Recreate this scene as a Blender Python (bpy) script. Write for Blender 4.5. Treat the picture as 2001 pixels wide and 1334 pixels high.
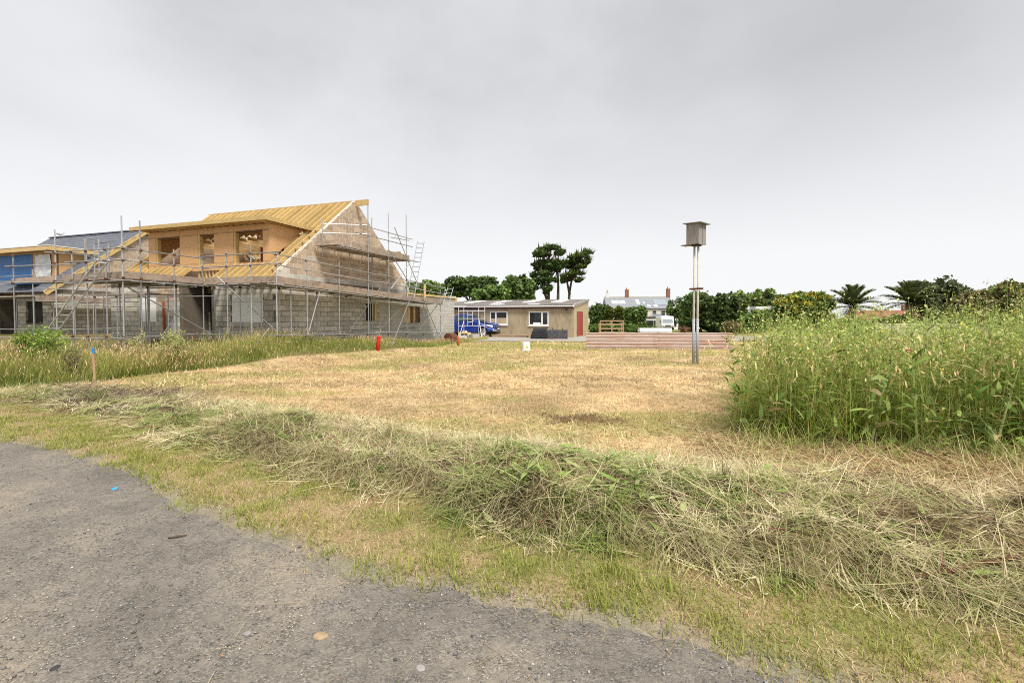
import bpy, math, random
import numpy as np
from mathutils import Vector, Matrix
for o in list(bpy.data.objects): bpy.data.objects.remove(o)
scene = bpy.context.scene
col = scene.collection
R = math.radians
rnd = random.Random(7)
rng = np.random.default_rng(11)

# ------------------------------------------------------------------ camera
EYE = 1.6
cam = bpy.data.cameras.new('camera'); camo = bpy.data.objects.new('camera', cam); col.objects.link(camo)
camo.location = (0, 0, EYE); camo.rotation_euler = (R(90 - 1.5), 0, 0)
cam.lens = 16.0; cam.sensor_width = 36.0; cam.shift_y = -0.0118
cam.clip_start = 0.05; cam.clip_end = 5000
scene.camera = camo

# ------------------------------------------------------------------ light
SUN_EL, SUN_AZ = R(56), R(150)          # azimuth clockwise from +Y; behind the camera
w = bpy.data.worlds.new('World'); scene.world = w; w.use_nodes = True
nt = w.node_tree; nt.nodes.clear()
N = nt.nodes.new; L = nt.links.new
def MATH(op, a, b=None, tree=None, clamp=False):
    t = tree or nt
    n = t.nodes.new('ShaderNodeMath'); n.operation = op; n.use_clamp = clamp
    for i, q in enumerate((a, b)):
        if q is None: continue
        if isinstance(q, (int, float)): n.inputs[i].default_value = q
        else: t.links.new(q, n.inputs[i])
    return n.outputs[0]
def RAMP(tree, fac, stops):
    n = tree.nodes.new('ShaderNodeValToRGB'); e = n.color_ramp.elements
    while len(e) < len(stops): e.new(0.5)
    for i, (p, c) in enumerate(stops):
        e[i].position = p; e[i].color = (c[0], c[1], c[2], 1) if not isinstance(c, (int, float)) else (c, c, c, 1)
    tree.links.new(fac, n.inputs[0]); return n.outputs[0]
out = N('ShaderNodeOutputWorld'); bg = N('ShaderNodeBackground'); L(bg.outputs[0], out.inputs[0])
tc = N('ShaderNodeTexCoord'); sp = N('ShaderNodeSeparateXYZ'); L(tc.outputs['Generated'], sp.inputs[0])
mp = N('ShaderNodeMapping'); mp.inputs['Location'].default_value = (0.35, 0.2, 0.55); mp.inputs['Scale'].default_value = (1.0, 1.0, 1.6)
L(tc.outputs['Generated'], mp.inputs[0])
n1 = N('ShaderNodeTexNoise'); n1.inputs['Scale'].default_value = 1.55; n1.inputs['Detail'].default_value = 6; n1.inputs['Roughness'].default_value = 0.5; n1.inputs['Distortion'].default_value = 0.0
L(mp.outputs[0], n1.inputs['Vector'])
cloud = RAMP(nt, n1.outputs[0], [(0.32, (0.225, 0.226, 0.234)), (0.45, (0.255, 0.256, 0.264)), (0.58, (0.300, 0.301, 0.307)), (0.72, (0.33, 0.331, 0.336))])
hz = RAMP(nt, sp.outputs[2], [(0.0, 0.9), (0.12, 0.9), (0.28, 0.45), (0.44, 0.0)])
mx = N('ShaderNodeMix'); mx.data_type = 'RGBA'; L(hz, mx.inputs[0]); L(cloud, mx.inputs[6]); mx.inputs[7].default_value = (0.375, 0.376, 0.380, 1)
sky = N('ShaderNodeTexSky'); sky.sky_type = 'NISHITA'; sky.sun_disc = False; sky.sun_elevation = SUN_EL; sky.sun_rotation = SUN_AZ
sc = N('ShaderNodeMix'); sc.data_type = 'RGBA'; sc.blend_type = 'MULTIPLY'; sc.inputs[0].default_value = 1
L(sky.outputs[0], sc.inputs[6]); sc.inputs[7].default_value = (0.05, 0.05, 0.05, 1)
mx2 = N('ShaderNodeMix'); mx2.data_type = 'RGBA'; mx2.inputs[0].default_value = 0.95
L(sc.outputs[2], mx2.inputs[6]); L(mx.outputs[2], mx2.inputs[7]); L(mx2.outputs[2], bg.inputs[0]); bg.inputs[1].default_value = 0.84
sun = bpy.data.lights.new('sun', 'SUN'); sun.energy = 1.5; sun.angle = R(16); sun.color = (1, 0.95, 0.87)
suno = bpy.data.objects.new('sun', sun); col.objects.link(suno)
sd = Vector((math.sin(SUN_AZ) * math.cos(SUN_EL), math.cos(SUN_AZ) * math.cos(SUN_EL), math.sin(SUN_EL)))
suno.rotation_euler = sd.to_track_quat('Z', 'Y').to_euler()
scene.view_settings.view_transform = 'Standard'; scene.view_settings.look = 'None'
scene.view_settings.exposure = 1.66; scene.view_settings.gamma = 1; scene.view_settings.use_curve_mapping = False
scene.cycles.filter_width = 1.0; scene.cycles.use_denoising = False

# ------------------------------------------------------------------ materials
MATS = {}
def srgb(r, g, b):
    f = lambda c: (c / 255 / 12.92) if c / 255 <= 0.04045 else ((c / 255 + 0.055) / 1.055) ** 2.4
    return (f(r), f(g), f(b))
def mat(name, c, rough=0.8, var=0.15, scale=6, bump=0.0, bscale=60, metal=0.0, spec=0.3, c2=None, stretch=(1, 1, 1), rand=0.0, c2amt=(0.5, 0.7), c2scale=2.0):
    m = bpy.data.materials.new(name); m.use_nodes = True; t = m.node_tree; b = t.nodes['Principled BSDF']
    b.inputs['Roughness'].default_value = rough; b.inputs['Metallic'].default_value = metal; b.inputs['Specular IOR Level'].default_value = spec
    tcn = t.nodes.new('ShaderNodeTexCoord'); oi = t.nodes.new('ShaderNodeObjectInfo')
    ad = t.nodes.new('ShaderNodeVectorMath'); ad.operation = 'ADD'
    sm = t.nodes.new('ShaderNodeMath'); sm.operation = 'MULTIPLY'; sm.inputs[1].default_value = 37.0
    t.links.new(oi.outputs['Random'], sm.inputs[0]); t.links.new(sm.outputs[0], ad.inputs[1]); t.links.new(tcn.outputs['Object'], ad.inputs[0])
    mpn = t.nodes.new('ShaderNodeMapping'); mpn.inputs['Scale'].default_value = stretch; t.links.new(ad.outputs[0], mpn.inputs[0])
    no = t.nodes.new('ShaderNodeTexNoise'); no.inputs['Scale'].default_value = scale; no.inputs['Detail'].default_value = 6; no.inputs['Roughness'].default_value = 0.65
    t.links.new(mpn.outputs[0], no.inputs['Vector'])
    k = RAMP(t, no.outputs[0], [(0.28, 1 - var), (0.72, 1 + var)])
    hv = t.nodes.new('ShaderNodeMix'); hv.data_type = 'RGBA'; hv.blend_type = 'MULTIPLY'; hv.inputs[0].default_value = 1
    base = None
    if c2 is not None:
        n2 = t.nodes.new('ShaderNodeTexNoise'); n2.inputs['Scale'].default_value = c2scale; n2.inputs['Detail'].default_value = 5; n2.inputs['Roughness'].default_value = 0.7
        t.links.new(mpn.outputs[0], n2.inputs['Vector'])
        base = RAMP(t, n2.outputs[0], [(c2amt[0], c), (c2amt[1], c2)]); t.links.new(base, hv.inputs[6])
    else: hv.inputs[6].default_value = (*c, 1)
    if rand > 0:
        geo = t.nodes.new('ShaderNodeNewGeometry')
        s = MATH('FRACT', MATH('ADD', oi.outputs['Random'], geo.outputs['Random Per Island'], t), None, t)
        s = MATH('ADD', MATH('MULTIPLY', s, 2 * rand, t), 1 - rand, t)
        cmb = t.nodes.new('ShaderNodeMix'); cmb.data_type = 'RGBA'; cmb.blend_type = 'MULTIPLY'; cmb.inputs[0].default_value = 1
        t.links.new(k, cmb.inputs[6]); t.links.new(s, cmb.inputs[7]); t.links.new(cmb.outputs[2], hv.inputs[7])
    else: t.links.new(k, hv.inputs[7])
    t.links.new(hv.outputs[2], b.inputs['Base Color'])
    if bump > 0:
        bn = t.nodes.new('ShaderNodeTexNoise'); bn.inputs['Scale'].default_value = bscale; bn.inputs['Detail'].default_value = 4
        t.links.new(mpn.outputs[0], bn.inputs['Vector'])
        bp = t.nodes.new('ShaderNodeBump'); bp.inputs['Strength'].default_value = bump; bp.inputs['Distance'].default_value = 0.02
        t.links.new(bn.outputs[0], bp.inputs['Height']); t.links.new(bp.outputs[0], b.inputs['Normal'])
    MATS[name] = m; return m
def leafmat(name, trans=0.25, rough=0.7):
    m = bpy.data.materials.new(name); m.use_nodes = True; t = m.node_tree; b = t.nodes['Principled BSDF']
    a = t.nodes.new('ShaderNodeAttribute'); a.attribute_name = 'Col'
    b.inputs['Roughness'].default_value = rough; b.inputs['Specular IOR Level'].default_value = 0.2
    t.links.new(a.outputs['Color'], b.inputs['Base Color'])
    tr = t.nodes.new('ShaderNodeBsdfTranslucent'); t.links.new(a.outputs['Color'], tr.inputs[0])
    ms = t.nodes.new('ShaderNodeMixShader'); ms.inputs[0].default_value = trans
    t.links.new(b.outputs[0], ms.inputs[1]); t.links.new(tr.outputs[0], ms.inputs[2])
    t.links.new(ms.outputs[0], t.nodes['Material Output'].inputs[0])
    MATS[name] = m; return m
M = MATS
leafmat('blade'); leafmat('foliage', 0.2)
mat('block_grey', (0.50, 0.475, 0.415), 0.95, 0.14, 5, 0.5, 90, rand=0.22)
mat('block_pale', (0.47, 0.45, 0.395), 0.95, 0.10, 5, 0.4, 90, rand=0.06)
mat('block_brown', (0.44, 0.34, 0.25), 0.95, 0.14, 5, 0.5, 90, rand=0.2)
mat('mortar', (0.78, 0.70, 0.57), 0.95, 0.18, 8, 0.3, 60)
mat('mortar_grey', (0.15, 0.125, 0.095), 0.95, 0.18, 8, 0.3, 60)
mat('mortar_pale', (0.36, 0.34, 0.295), 0.95, 0.12, 8, 0.3, 60)
mat('timber', (0.58, 0.415, 0.175), 0.75, 0.16, 3, 0.15, 30, rand=0.13, stretch=(2, 2, 2))
mat('timber_pale', (0.66, 0.47, 0.23), 0.75, 0.14, 4, 0.15, 30, rand=0.10)
mat('timber_dark', (0.16, 0.09, 0.045), 0.8, 0.2, 4, 0.1, 30)
mat('old_board', (0.36, 0.28, 0.215), 0.85, 0.22, 3, 0.25, 40, rand=0.18, c2=(0.20, 0.16, 0.13), c2scale=5)
mat('ladder_grey', (0.30, 0.31, 0.32), 0.6, 0.15, 6)
mat('galv', (0.42, 0.42, 0.42), 0.45, 0.2, 6, 0.05, 60, metal=0.55, spec=0.5, c2=(0.25, 0.21, 0.18), c2scale=3, c2amt=(0.52, 0.72), rand=0.25)
mat('alu', (0.62, 0.62, 0.61), 0.4, 0.1, 6, metal=0.5, spec=0.5)
mat('rust', (0.13, 0.055, 0.032), 0.9, 0.35, 20, 0.3, 60)
mat('red_oxide', (0.16, 0.02, 0.025), 0.6, 0.2, 10)
mat('white_sheet', (0.84, 0.85, 0.85), 0.5, 0.05, 2)
mat('membrane', (0.018, 0.125, 0.36), 0.45, 0.22, 2, 0.5, 6)
mat('plastic_film', (0.68, 0.68, 0.67), 0.3, 0.12, 4, 0.8, 9)
mat('slate', (0.125, 0.135, 0.16), 0.55, 0.2, 4, 0.1, 40, rand=0.12)
mat('dark_in', (0.035, 0.033, 0.03), 0.9, 0.2, 4)  # near-black colour standing in for the shade of unlit rooms
mat('chipboard', (0.30, 0.21, 0.11), 0.85, 0.1, 8)
mat('render_wall', (0.40, 0.325, 0.22), 0.95, 0.12, 2, 0.6, 120, c2=(0.21, 0.175, 0.12), c2scale=1.2, c2amt=(0.48, 0.72), stretch=(1, 1, 0.35))
mat('render_side', (0.47, 0.38, 0.235), 0.95, 0.12, 2, 0.4, 120)
mat('asbestos', (0.20, 0.18, 0.165), 0.9, 0.3, 7, 0.3, 50, c2=(0.12, 0.105, 0.095), c2scale=1.5)
mat('upvc', (0.80, 0.80, 0.80), 0.35, 0.03, 3)
mat('fascia_red', (0.17, 0.10, 0.085), 0.8, 0.25, 4)
mat('red_door', (0.33, 0.060, 0.045), 0.7, 0.25, 3, 0.2, 20, c2=(0.26, 0.09, 0.07), c2scale=4)
mat('truck_blue', (0.016, 0.045, 0.30), 0.22, 0.04, 2, spec=0.6)
mat('rubber', (0.02, 0.02, 0.02), 0.85, 0.2, 10)
mat('black_plastic', (0.02, 0.021, 0.024), 0.5, 0.2, 6, 0.4, 8)
mat('chrome', (0.72, 0.72, 0.72), 0.22, 0.05, 4, metal=0.9)
mat('headlamp', (0.75, 0.77, 0.78), 0.12, 0.05, 4, spec=0.6)
mat('bucket_white', (0.78, 0.77, 0.74), 0.5, 0.08, 6)
mat('sticker_yellow', (0.6, 0.55, 0.15), 0.6, 0.3, 30)
mat('red_plastic', (0.62, 0.018, 0.012), 0.45, 0.08, 6)
mat('terracotta', (0.42, 0.105, 0.04), 0.6, 0.12, 6)
mat('stake_wood', (0.42, 0.27, 0.16), 0.85, 0.15, 9, 0.2, 40)
mat('stake_blue', (0.03, 0.22, 0.55), 0.7, 0.1, 12)
mat('corr_rust', (0.50, 0.385, 0.335), 0.8, 0.16, 8, 0.15, 40, c2=(0.42, 0.20, 0.13), c2scale=1.6, c2amt=(0.50, 0.68), stretch=(0.35, 1, 3.0))
mat('corr_grey', (0.33, 0.305, 0.29), 0.75, 0.2, 8, 0.15, 40, c2=(0.33, 0.19, 0.14), c2scale=1.6, c2amt=(0.46, 0.62), stretch=(0.3, 1, 3.0))
mat('owl_ply', (0.30, 0.285, 0.265), 0.85, 0.18, 4, 0.3, 30, c2=(0.22, 0.205, 0.185), c2scale=3, stretch=(3, 3, 0.6))
mat('owl_roof', (0.23, 0.215, 0.195), 0.85, 0.2, 6)
mat('pole_grey', (0.34, 0.35, 0.36), 0.5, 0.15, 5, metal=0.35, c2=(0.30, 0.21, 0.14), c2scale=1.6, c2amt=(0.55, 0.75), stretch=(1, 1, 0.6))
mat('pole_cream', (0.50, 0.48, 0.42), 0.6, 0.12, 6, c2=(0.38, 0.25, 0.15), c2scale=2.2, c2amt=(0.58, 0.72))
mat('bark', (0.105, 0.075, 0.052), 0.95, 0.3, 9, 0.6, 20)
mat('bark_pale', (0.21, 0.165, 0.125), 0.95, 0.3, 9, 0.5, 20)
mat('cream_wall', (0.74, 0.68, 0.53), 0.9, 0.06, 3)
mat('slate_far', (0.25, 0.265, 0.29), 0.7, 0.12, 1.5)
mat('white_wall', (0.72, 0.71, 0.68), 0.8, 0.04, 3)
mat('brick_red', (0.26, 0.12, 0.085), 0.9, 0.25, 12)
mat('tile_red', (0.30, 0.125, 0.085), 0.85, 0.2, 6)
mat('tarmac', (0.05, 0.05, 0.05), 0.9, 0.2, 8)
mat('stone_wall', (0.33, 0.28, 0.21), 0.95, 0.25, 5, 0.5, 20)
mat('straw_dead', (0.30, 0.20, 0.11), 0.9, 0.3, 9)
mat('steel_dark', (0.055, 0.062, 0.072), 0.55, 0.4, 7, 0.2, 30, metal=0.4, c2=(0.13, 0.085, 0.06), c2scale=4)
mat('gull_white', (0.78, 0.78, 0.76), 0.8, 0.05, 9)
mat('gull_grey', (0.30, 0.31, 0.33), 0.8, 0.05, 9)
mat('scrap_blue', (0.05, 0.32, 0.6), 0.5, 0.1, 9)
mat('pebble', (0.27, 0.255, 0.24), 0.9, 0.2, 30, 0.2, 80, rand=0.45)
mat('pebble_tan', (0.42, 0.31, 0.19), 0.9, 0.2, 30, 0.2, 80, rand=0.2)
mat('yard_gravel', (0.36, 0.335, 0.30), 0.95, 0.2, 9, 0.6, 40)
def glass(name, c, rough=0.05):
    m = bpy.data.materials.new(name); m.use_nodes = True; b = m.node_tree.nodes['Principled BSDF']
    b.inputs['Base Color'].default_value = (*c, 1); b.inputs['Roughness'].default_value = rough; b.inputs['Specular IOR Level'].default_value = 0.6
    MATS[name] = m
glass('pane', (0.02, 0.022, 0.024)); glass('car_glass', (0.035, 0.055, 0.055)); glass('pane_light', (0.30, 0.34, 0.38), 0.15); glass('skylight', (0.78, 0.80, 0.80), 0.35)
# plywood with flowing grain
def plymat(name, c, c2, osb=False):
    m = mat(name, c, 0.7, 0.10, 5, 0.1, 30, rand=0.10)
    t = m.node_tree; b = t.nodes['Principled BSDF']
    tcn = t.nodes.new('ShaderNodeTexCoord'); mpn = t.nodes.new('ShaderNodeMapping'); mpn.inputs['Scale'].default_value = (1.0, 1.0, 2.2) if not osb else (6, 6, 6)
    t.links.new(tcn.outputs['Object'], mpn.inputs[0])
    no = t.nodes.new('ShaderNodeTexNoise'); no.inputs['Scale'].default_value = 1.5; no.inputs['Detail'].default_value = 2; t.links.new(mpn.outputs[0], no.inputs['Vector'])
    f = MATH('FRACT', MATH('MULTIPLY', no.outputs[0], 16.0, t), None, t)
    g = RAMP(t, f, [(0.0, c2), (0.30, c), (0.8, c), (1.0, c2)])
    src = b.inputs['Base Color'].links[0].from_socket
    mxn = t.nodes.new('ShaderNodeMix'); mxn.data_type = 'RGBA'; mxn.inputs[0].default_value = 0.7
    t.links.new(src, mxn.inputs[6]); t.links.new(g, mxn.inputs[7]); t.links.new(mxn.outputs[2], b.inputs['Base Color'])
plymat('plywood', (0.64, 0.39, 0.19), (0.49, 0.27, 0.11)); plymat('osb', (0.62, 0.39, 0.18), (0.48, 0.28, 0.11), True)
# ground, coloured by zone attribute + fine detail
def groundmat(name, detail=40, bump=0.6, bscale=70, amount=0.35):
    m = bpy.data.materials.new(name); m.use_nodes = True; t = m.node_tree; b = t.nodes['Principled BSDF']
    b.inputs['Roughness'].default_value = 0.95; b.inputs['Specular IOR Level'].default_value = 0.15
    a = t.nodes.new('ShaderNodeAttribute'); a.attribute_name = 'Col'
    tcn = t.nodes.new('ShaderNodeTexCoord')
    n1 = t.nodes.new('ShaderNodeTexNoise'); n1.inputs['Scale'].default_value = detail; n1.inputs['Detail'].default_value = 7; n1.inputs['Roughness'].default_value = 0.75
    t.links.new(tcn.outputs['Object'], n1.inputs['Vector'])
    k = RAMP(t, n1.outputs[0], [(0.3, 1 - amount), (0.7, 1 + amount)])
    hv = t.nodes.new('ShaderNodeMix'); hv.data_type = 'RGBA'; hv.blend_type = 'MULTIPLY'; hv.inputs[0].default_value = 1
    t.links.new(a.outputs['Color'], hv.inputs[6]); t.links.new(k, hv.inputs[7]); t.links.new(hv.outputs[2], b.inputs['Base Color'])
    bn = t.nodes.new('ShaderNodeTexNoise'); bn.inputs['Scale'].default_value = bscale; bn.inputs['Detail'].default_value = 5
    t.links.new(tcn.outputs['Object'], bn.inputs['Vector'])
    bp = t.nodes.new('ShaderNodeBump'); bp.inputs['Strength'].default_value = bump; bp.inputs['Distance'].default_value = 0.02
    t.links.new(bn.outputs[0], bp.inputs['Height']); t.links.new(bp.outputs[0], b.inputs['Normal'])
    MATS[name] = m; return m
groundmat('soil')
# gravel track
def gravelmat():
    m = bpy.data.materials.new('gravel'); m.use_nodes = True; t = m.node_tree; b = t.nodes['Principled BSDF']
    b.inputs['Roughness'].default_value = 0.95; b.inputs['Specular IOR Level'].default_value = 0.15
    tcn = t.nodes.new('ShaderNodeTexCoord')
    big = t.nodes.new('ShaderNodeTexNoise'); big.inputs['Scale'].default_value = 0.9; big.inputs['Detail'].default_value = 4; big.inputs['Roughness'].default_value = 0.6
    t.links.new(tcn.outputs['Object'], big.inputs['Vector'])
    patch = RAMP(t, big.outputs[0], [(0.34, (0.165, 0.152, 0.134)), (0.50, (0.222, 0.205, 0.180)), (0.64, (0.295, 0.258, 0.208))])
    v = t.nodes.new('ShaderNodeTexVoronoi'); v.inputs['Scale'].default_value = 105; v.inputs['Randomness'].default_value = 1
    t.links.new(tcn.outputs['Object'], v.inputs['Vector'])
    sp_ = t.nodes.new('ShaderNodeSeparateColor'); t.links.new(v.outputs['Color'], sp_.inputs[0])
    stone = RAMP(t, sp_.outputs[0], [(0.0, 0.45), (0.5, 0.85), (0.85, 1.25), (1.0, 1.9)])
    med = t.nodes.new('ShaderNodeTexNoise'); med.inputs['Scale'].default_value = 9; med.inputs['Detail'].default_value = 8; med.inputs['Roughness'].default_value = 0.75
    t.links.new(tcn.outputs['Object'], med.inputs['Vector'])
    fac = RAMP(t, med.outputs[0], [(0.40, 0.15), (0.62, 0.9)])
    mxs = t.nodes.new('ShaderNodeMix'); mxs.data_type = 'RGBA'; t.links.new(fac, mxs.inputs[0]); mxs.inputs[6].default_value = (1.05, 1.02, 0.97, 1); t.links.new(stone, mxs.inputs[7])
    hv = t.nodes.new('ShaderNodeMix'); hv.data_type = 'RGBA'; hv.blend_type = 'MULTIPLY'; hv.inputs[0].default_value = 1
    t.links.new(patch, hv.inputs[6]); t.links.new(mxs.outputs[2], hv.inputs[7]); t.links.new(hv.outputs[2], b.inputs['Base Color'])
    h = MATH('MULTIPLY', MATH('SUBTRACT', 1.0, v.outputs['Distance'], t), fac, t)
    bp = t.nodes.new('ShaderNodeBump'); bp.inputs['Strength'].default_value = 0.9; bp.inputs['Distance'].default_value = 0.012
    t.links.new(h, bp.inputs['Height']); t.links.new(bp.outputs[0], b.inputs['Normal'])
    MATS['gravel'] = m
gravelmat()

# ------------------------------------------------------------------ helpers
def tag(o, label=None, cat=None, group=None, kind=None):
    if label: o['label'] = label
    if cat: o['category'] = cat
    if group: o['group'] = group
    if kind: o['kind'] = kind
    return o
def link(name, me, m, parent=None, smooth=False):
    o = bpy.data.objects.new(name, me); col.objects.link(o)
    if m is not None and not me.materials: me.materials.append(M[m] if isinstance(m, str) else m)
    if parent: o.parent = parent
    if smooth:
        for p in me.polygons: p.use_smooth = True
    return o
def empty(name, loc=(0, 0, 0), rz=0, label=None, cat=None, group=None):
    o = bpy.data.objects.new(name, None); col.objects.link(o); o.location = loc; o.rotation_euler = (0, 0, rz); o.empty_display_size = 0.2
    return tag(o, label, cat, group)
class MB:
    def __init__(s): s.v = []; s.f = []
    def add(s, vs, fs):
        n = len(s.v); s.v += [tuple(q) for q in vs]; s.f += [tuple(i + n for i in q) for q in fs]; return s
    def box(s, x0, x1, y0, y1, z0, z1):
        return s.add([(x0,y0,z0),(x1,y0,z0),(x1,y1,z0),(x0,y1,z0),(x0,y0,z1),(x1,y0,z1),(x1,y1,z1),(x0,y1,z1)],
                     [(0,3,2,1),(4,5,6,7),(0,1,5,4),(1,2,6,5),(2,3,7,6),(3,0,4,7)])
    def bar(s, p0, p1, w, h, up=(0, 0, 1)):
        p0 = Vector(p0); p1 = Vector(p1); a = (p1 - p0).normalized(); up = Vector(up)
        sd_ = a.cross(up)
        if sd_.length < 1e-4: sd_ = a.cross(Vector((1, 0, 0)))
        sd_.normalize(); u = sd_.cross(a).normalized(); x = sd_ * w / 2; y = u * h / 2
        return s.add([p0-x-y, p0+x-y, p0+x+y, p0-x+y, p1-x-y, p1+x-y, p1+x+y, p1-x+y],
                     [(0,3,2,1),(4,5,6,7),(0,1,5,4),(1,2,6,5),(2,3,7,6),(3,0,4,7)])
    def tube(s, p0, p1, r, r1=None, n=7, cap=True):
        p0 = Vector(p0); p1 = Vector(p1); a = (p1 - p0).normalized(); r1 = r if r1 is None else r1
        x = a.cross(Vector((0, 0, 1)));
        if x.length < 1e-3: x = a.cross(Vector((1, 0, 0)))
        x.normalize(); y = a.cross(x)
        vs = []
        for p, q in ((p0, r), (p1, r1)):
            for i in range(n):
                t = 2 * math.pi * i / n; vs.append(p + x * math.cos(t) * q + y * math.sin(t) * q)
        fs = [(i, (i + 1) % n, n + (i + 1) % n, n + i) for i in range(n)]
        if cap: fs += [tuple(range(n - 1, -1, -1)), tuple(range(n, 2 * n))]
        return s.add(vs, fs)
    def path(s, pts, rad, n=6):
        for i in range(len(pts) - 1): s.tube(pts[i], pts[i + 1], rad[i], rad[i + 1], n, True)
        return s
    def prism(s, poly, axis, a, b):
        """poly: 2D points; extruded along axis ('x': (y,z), 'y': (x,z), 'z': (x,y)) from a to b"""
        n = len(poly); e = {'x': lambda p, q: (q, p[0], p[1]), 'y': lambda p, q: (p[0], q, p[1]), 'z': lambda p, q: (p[0], p[1], q)}[axis]
        vs = [e(p, a) for p in poly] + [e(p, b) for p in poly]
        return s.add(vs, [tuple(range(n)), tuple(range(2 * n - 1, n - 1, -1))] + [(i, n + i, n + (i + 1) % n, (i + 1) % n) for i in range(n)])
    def lathe(s, prof, c=(0, 0, 0), n=16):
        vs = []; fs = []
        for r, z in prof:
            for i in range(n):
                t = 2 * math.pi * i / n; vs.append((c[0] + r * math.cos(t), c[1] + r * math.sin(t), c[2] + z))
        for k in range(len(prof) - 1):
            for i in range(n): fs.append((k*n+i, k*n+(i+1)%n, (k+1)*n+(i+1)%n, (k+1)*n+i))
        fs.append(tuple(range(n - 1, -1, -1))); fs.append(tuple(range((len(prof)-1)*n, len(prof)*n)))
        return s.add(vs, fs)
    def mesh(s, name):
        me = bpy.data.meshes.new(name); me.from_pydata(s.v, [], s.f)
        return me
    def build(s, name, m, parent=None, smooth=False, bevel=0):
        me = s.mesh(name)
        import bmesh
        bm = bmesh.new(); bm.from_mesh(me)
        if bevel: bmesh.ops.bevel(bm, geom=bm.edges[:], offset=bevel, segments=2, affect='EDGES', profile=0.6)
        bmesh.ops.recalc_face_normals(bm, faces=bm.faces[:]); bm.to_mesh(me); bm.free()
        return link(name, me, m, parent, smooth)
def bigmesh(name, V, T, C, m, parent=None):
    me = bpy.data.meshes.new(name)
    V = np.ascontiguousarray(V, np.float32); T = np.ascontiguousarray(T, np.int32)
    me.vertices.add(len(V)); me.vertices.foreach_set('co', V.ravel())
    me.loops.add(T.size); me.loops.foreach_set('vertex_index', T.ravel())
    me.polygons.add(len(T)); me.polygons.foreach_set('loop_start', np.arange(0, T.size, T.shape[1], dtype=np.int32))
    me.update(calc_edges=True)
    a = me.color_attributes.new('Col', 'FLOAT_COLOR', 'POINT')
    cc = np.ones((len(V), 4), np.float32); cc[:, :3] = np.clip(C, 0, 1); a.data.foreach_set('color', cc.ravel())
    return link(name, me, m, parent)
_h = np.random.default_rng(3).random((256, 256)).astype(np.float64)
def vnoise(x, y):
    xi = np.floor(x).astype(int); yi = np.floor(y).astype(int); fx = x - xi; fy = y - yi
    fx = fx*fx*(3-2*fx); fy = fy*fy*(3-2*fy); q = lambda a, b: _h[a % 256, b % 256]
    return (q(xi,yi)*(1-fx)+q(xi+1,yi)*fx)*(1-fy)+(q(xi,yi+1)*(1-fx)+q(xi+1,yi+1)*fx)*fy
def fbm(x, y, s=1.0, o=4, seed=0):
    r = 0; a = 1; t = 0
    for i in range(o):
        r = r + a * vnoise(x*s + 17.3*i + seed*31.7, y*s + 9.1*i + seed*11.3); t += a; a *= 0.5; s *= 2.03
    return r / t
def sst(a, b, x):
    t = np.clip((x - a) / (b - a), 0, 1); return t * t * (3 - 2 * t)

# ------------------------------------------------------------------ the lie of the land
HA = R(18.2); HC = (-9.53, 18.5); HX = (math.cos(HA), -math.sin(HA)); HY = (math.sin(HA), math.cos(HA)); HG = 0.60
def to_house(x, y):
    dx = x - HC[0]; dy = y - HC[1]; return dx*HX[0] + dy*HX[1], dx*HY[0] + dy*HY[1]
def from_house(a, b, z=0): return (HC[0] + a*HX[0] + b*HY[0], HC[1] + a*HX[1] + b*HY[1], z)
TE = np.array([(-40,21.0),(-20,12.1),(-12,8.3),(-6.96,6.15),(-4.58,5.09),(-3.17,4.2),(-2.75,3.87),(-1.57,3.25),(-1.06,2.92),(-0.30,2.68),(0.26,2.5),(0.74,2.36),(1.19,2.16),(1.5,1.98),(3,1.25),(9,-1.6),(40,-18)])
HF = np.array([(-40,24.0),(-20,14.0),(-12.5,10.3),(-9.0,8.37),(-6.0,6.75),(-4.3,5.75),(-2.86,5.03),(-1.76,4.47),(-0.75,3.92),(-0.3,3.49),(0.2,3.25),(0.9,3.15),(1.09,2.98),(1.56,2.80),(2.05,2.62),(2.6,2.33),(5,1.6),(9,0.4),(40,-9)])
HB = np.array([(-40,30.0),(-20,18.0),(-11.6,11.0),(-10.6,11.4),(-7.9,10.4),(-5.2,9.2),(-2.6,7.7),(-0.75,6.65),(0.7,6.2),(1.95,5.75),(2.7,5.35),(4.0,5.1),(5.35,4.8),(9,4.2),(40,0)])
def track_y(x): return np.interp(x, TE[:,0], TE[:,1]) + 0.17*(fbm(x, x*0, 2.3, 5, 5) - 0.5)*2 + 0.05*(fbm(x, x*0, 11.0, 3, 15) - 0.5)*2
def heap_front(x): return np.interp(x, HF[:,0], HF[:,1]) + 0.10*(fbm(x, x*0+4, 1.7, 3, 6) - 0.5)*2
def heap_back(x): return np.interp(x, HB[:,0], HB[:,1])
def heap_v(x, y): return (y - heap_front(x)) / np.maximum(heap_back(x) - heap_front(x), 0.3)
def heap_h(x, y):
    v = heap_v(x, y); p = sst(0.0, 0.11, v) * (1 - 0.92*sst(0.30, 0.95, v))
    lump = 0.42 - .6*(1 - sst(.36, .46, fbm(x, y, 2.1, 2, 77))) + 1.5*sst(.25, .75, fbm(x, y, 1.1, 3, 8)) * (0.1 + 1.7*fbm(x, y, 3.4, 3, 9))
    p = p * np.where(x < -9.2, 1 - sst(0, 2.2, -9.2 - x), 1.0)
    near = 0.55 + 0.45*sst(-7.5, -2.0, x)
    return 0.125 * p * lump * near * (1 + 0.25*sst(-0.6, 0.0, x)*(1 - sst(0.5, 1.2, x)))
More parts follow.
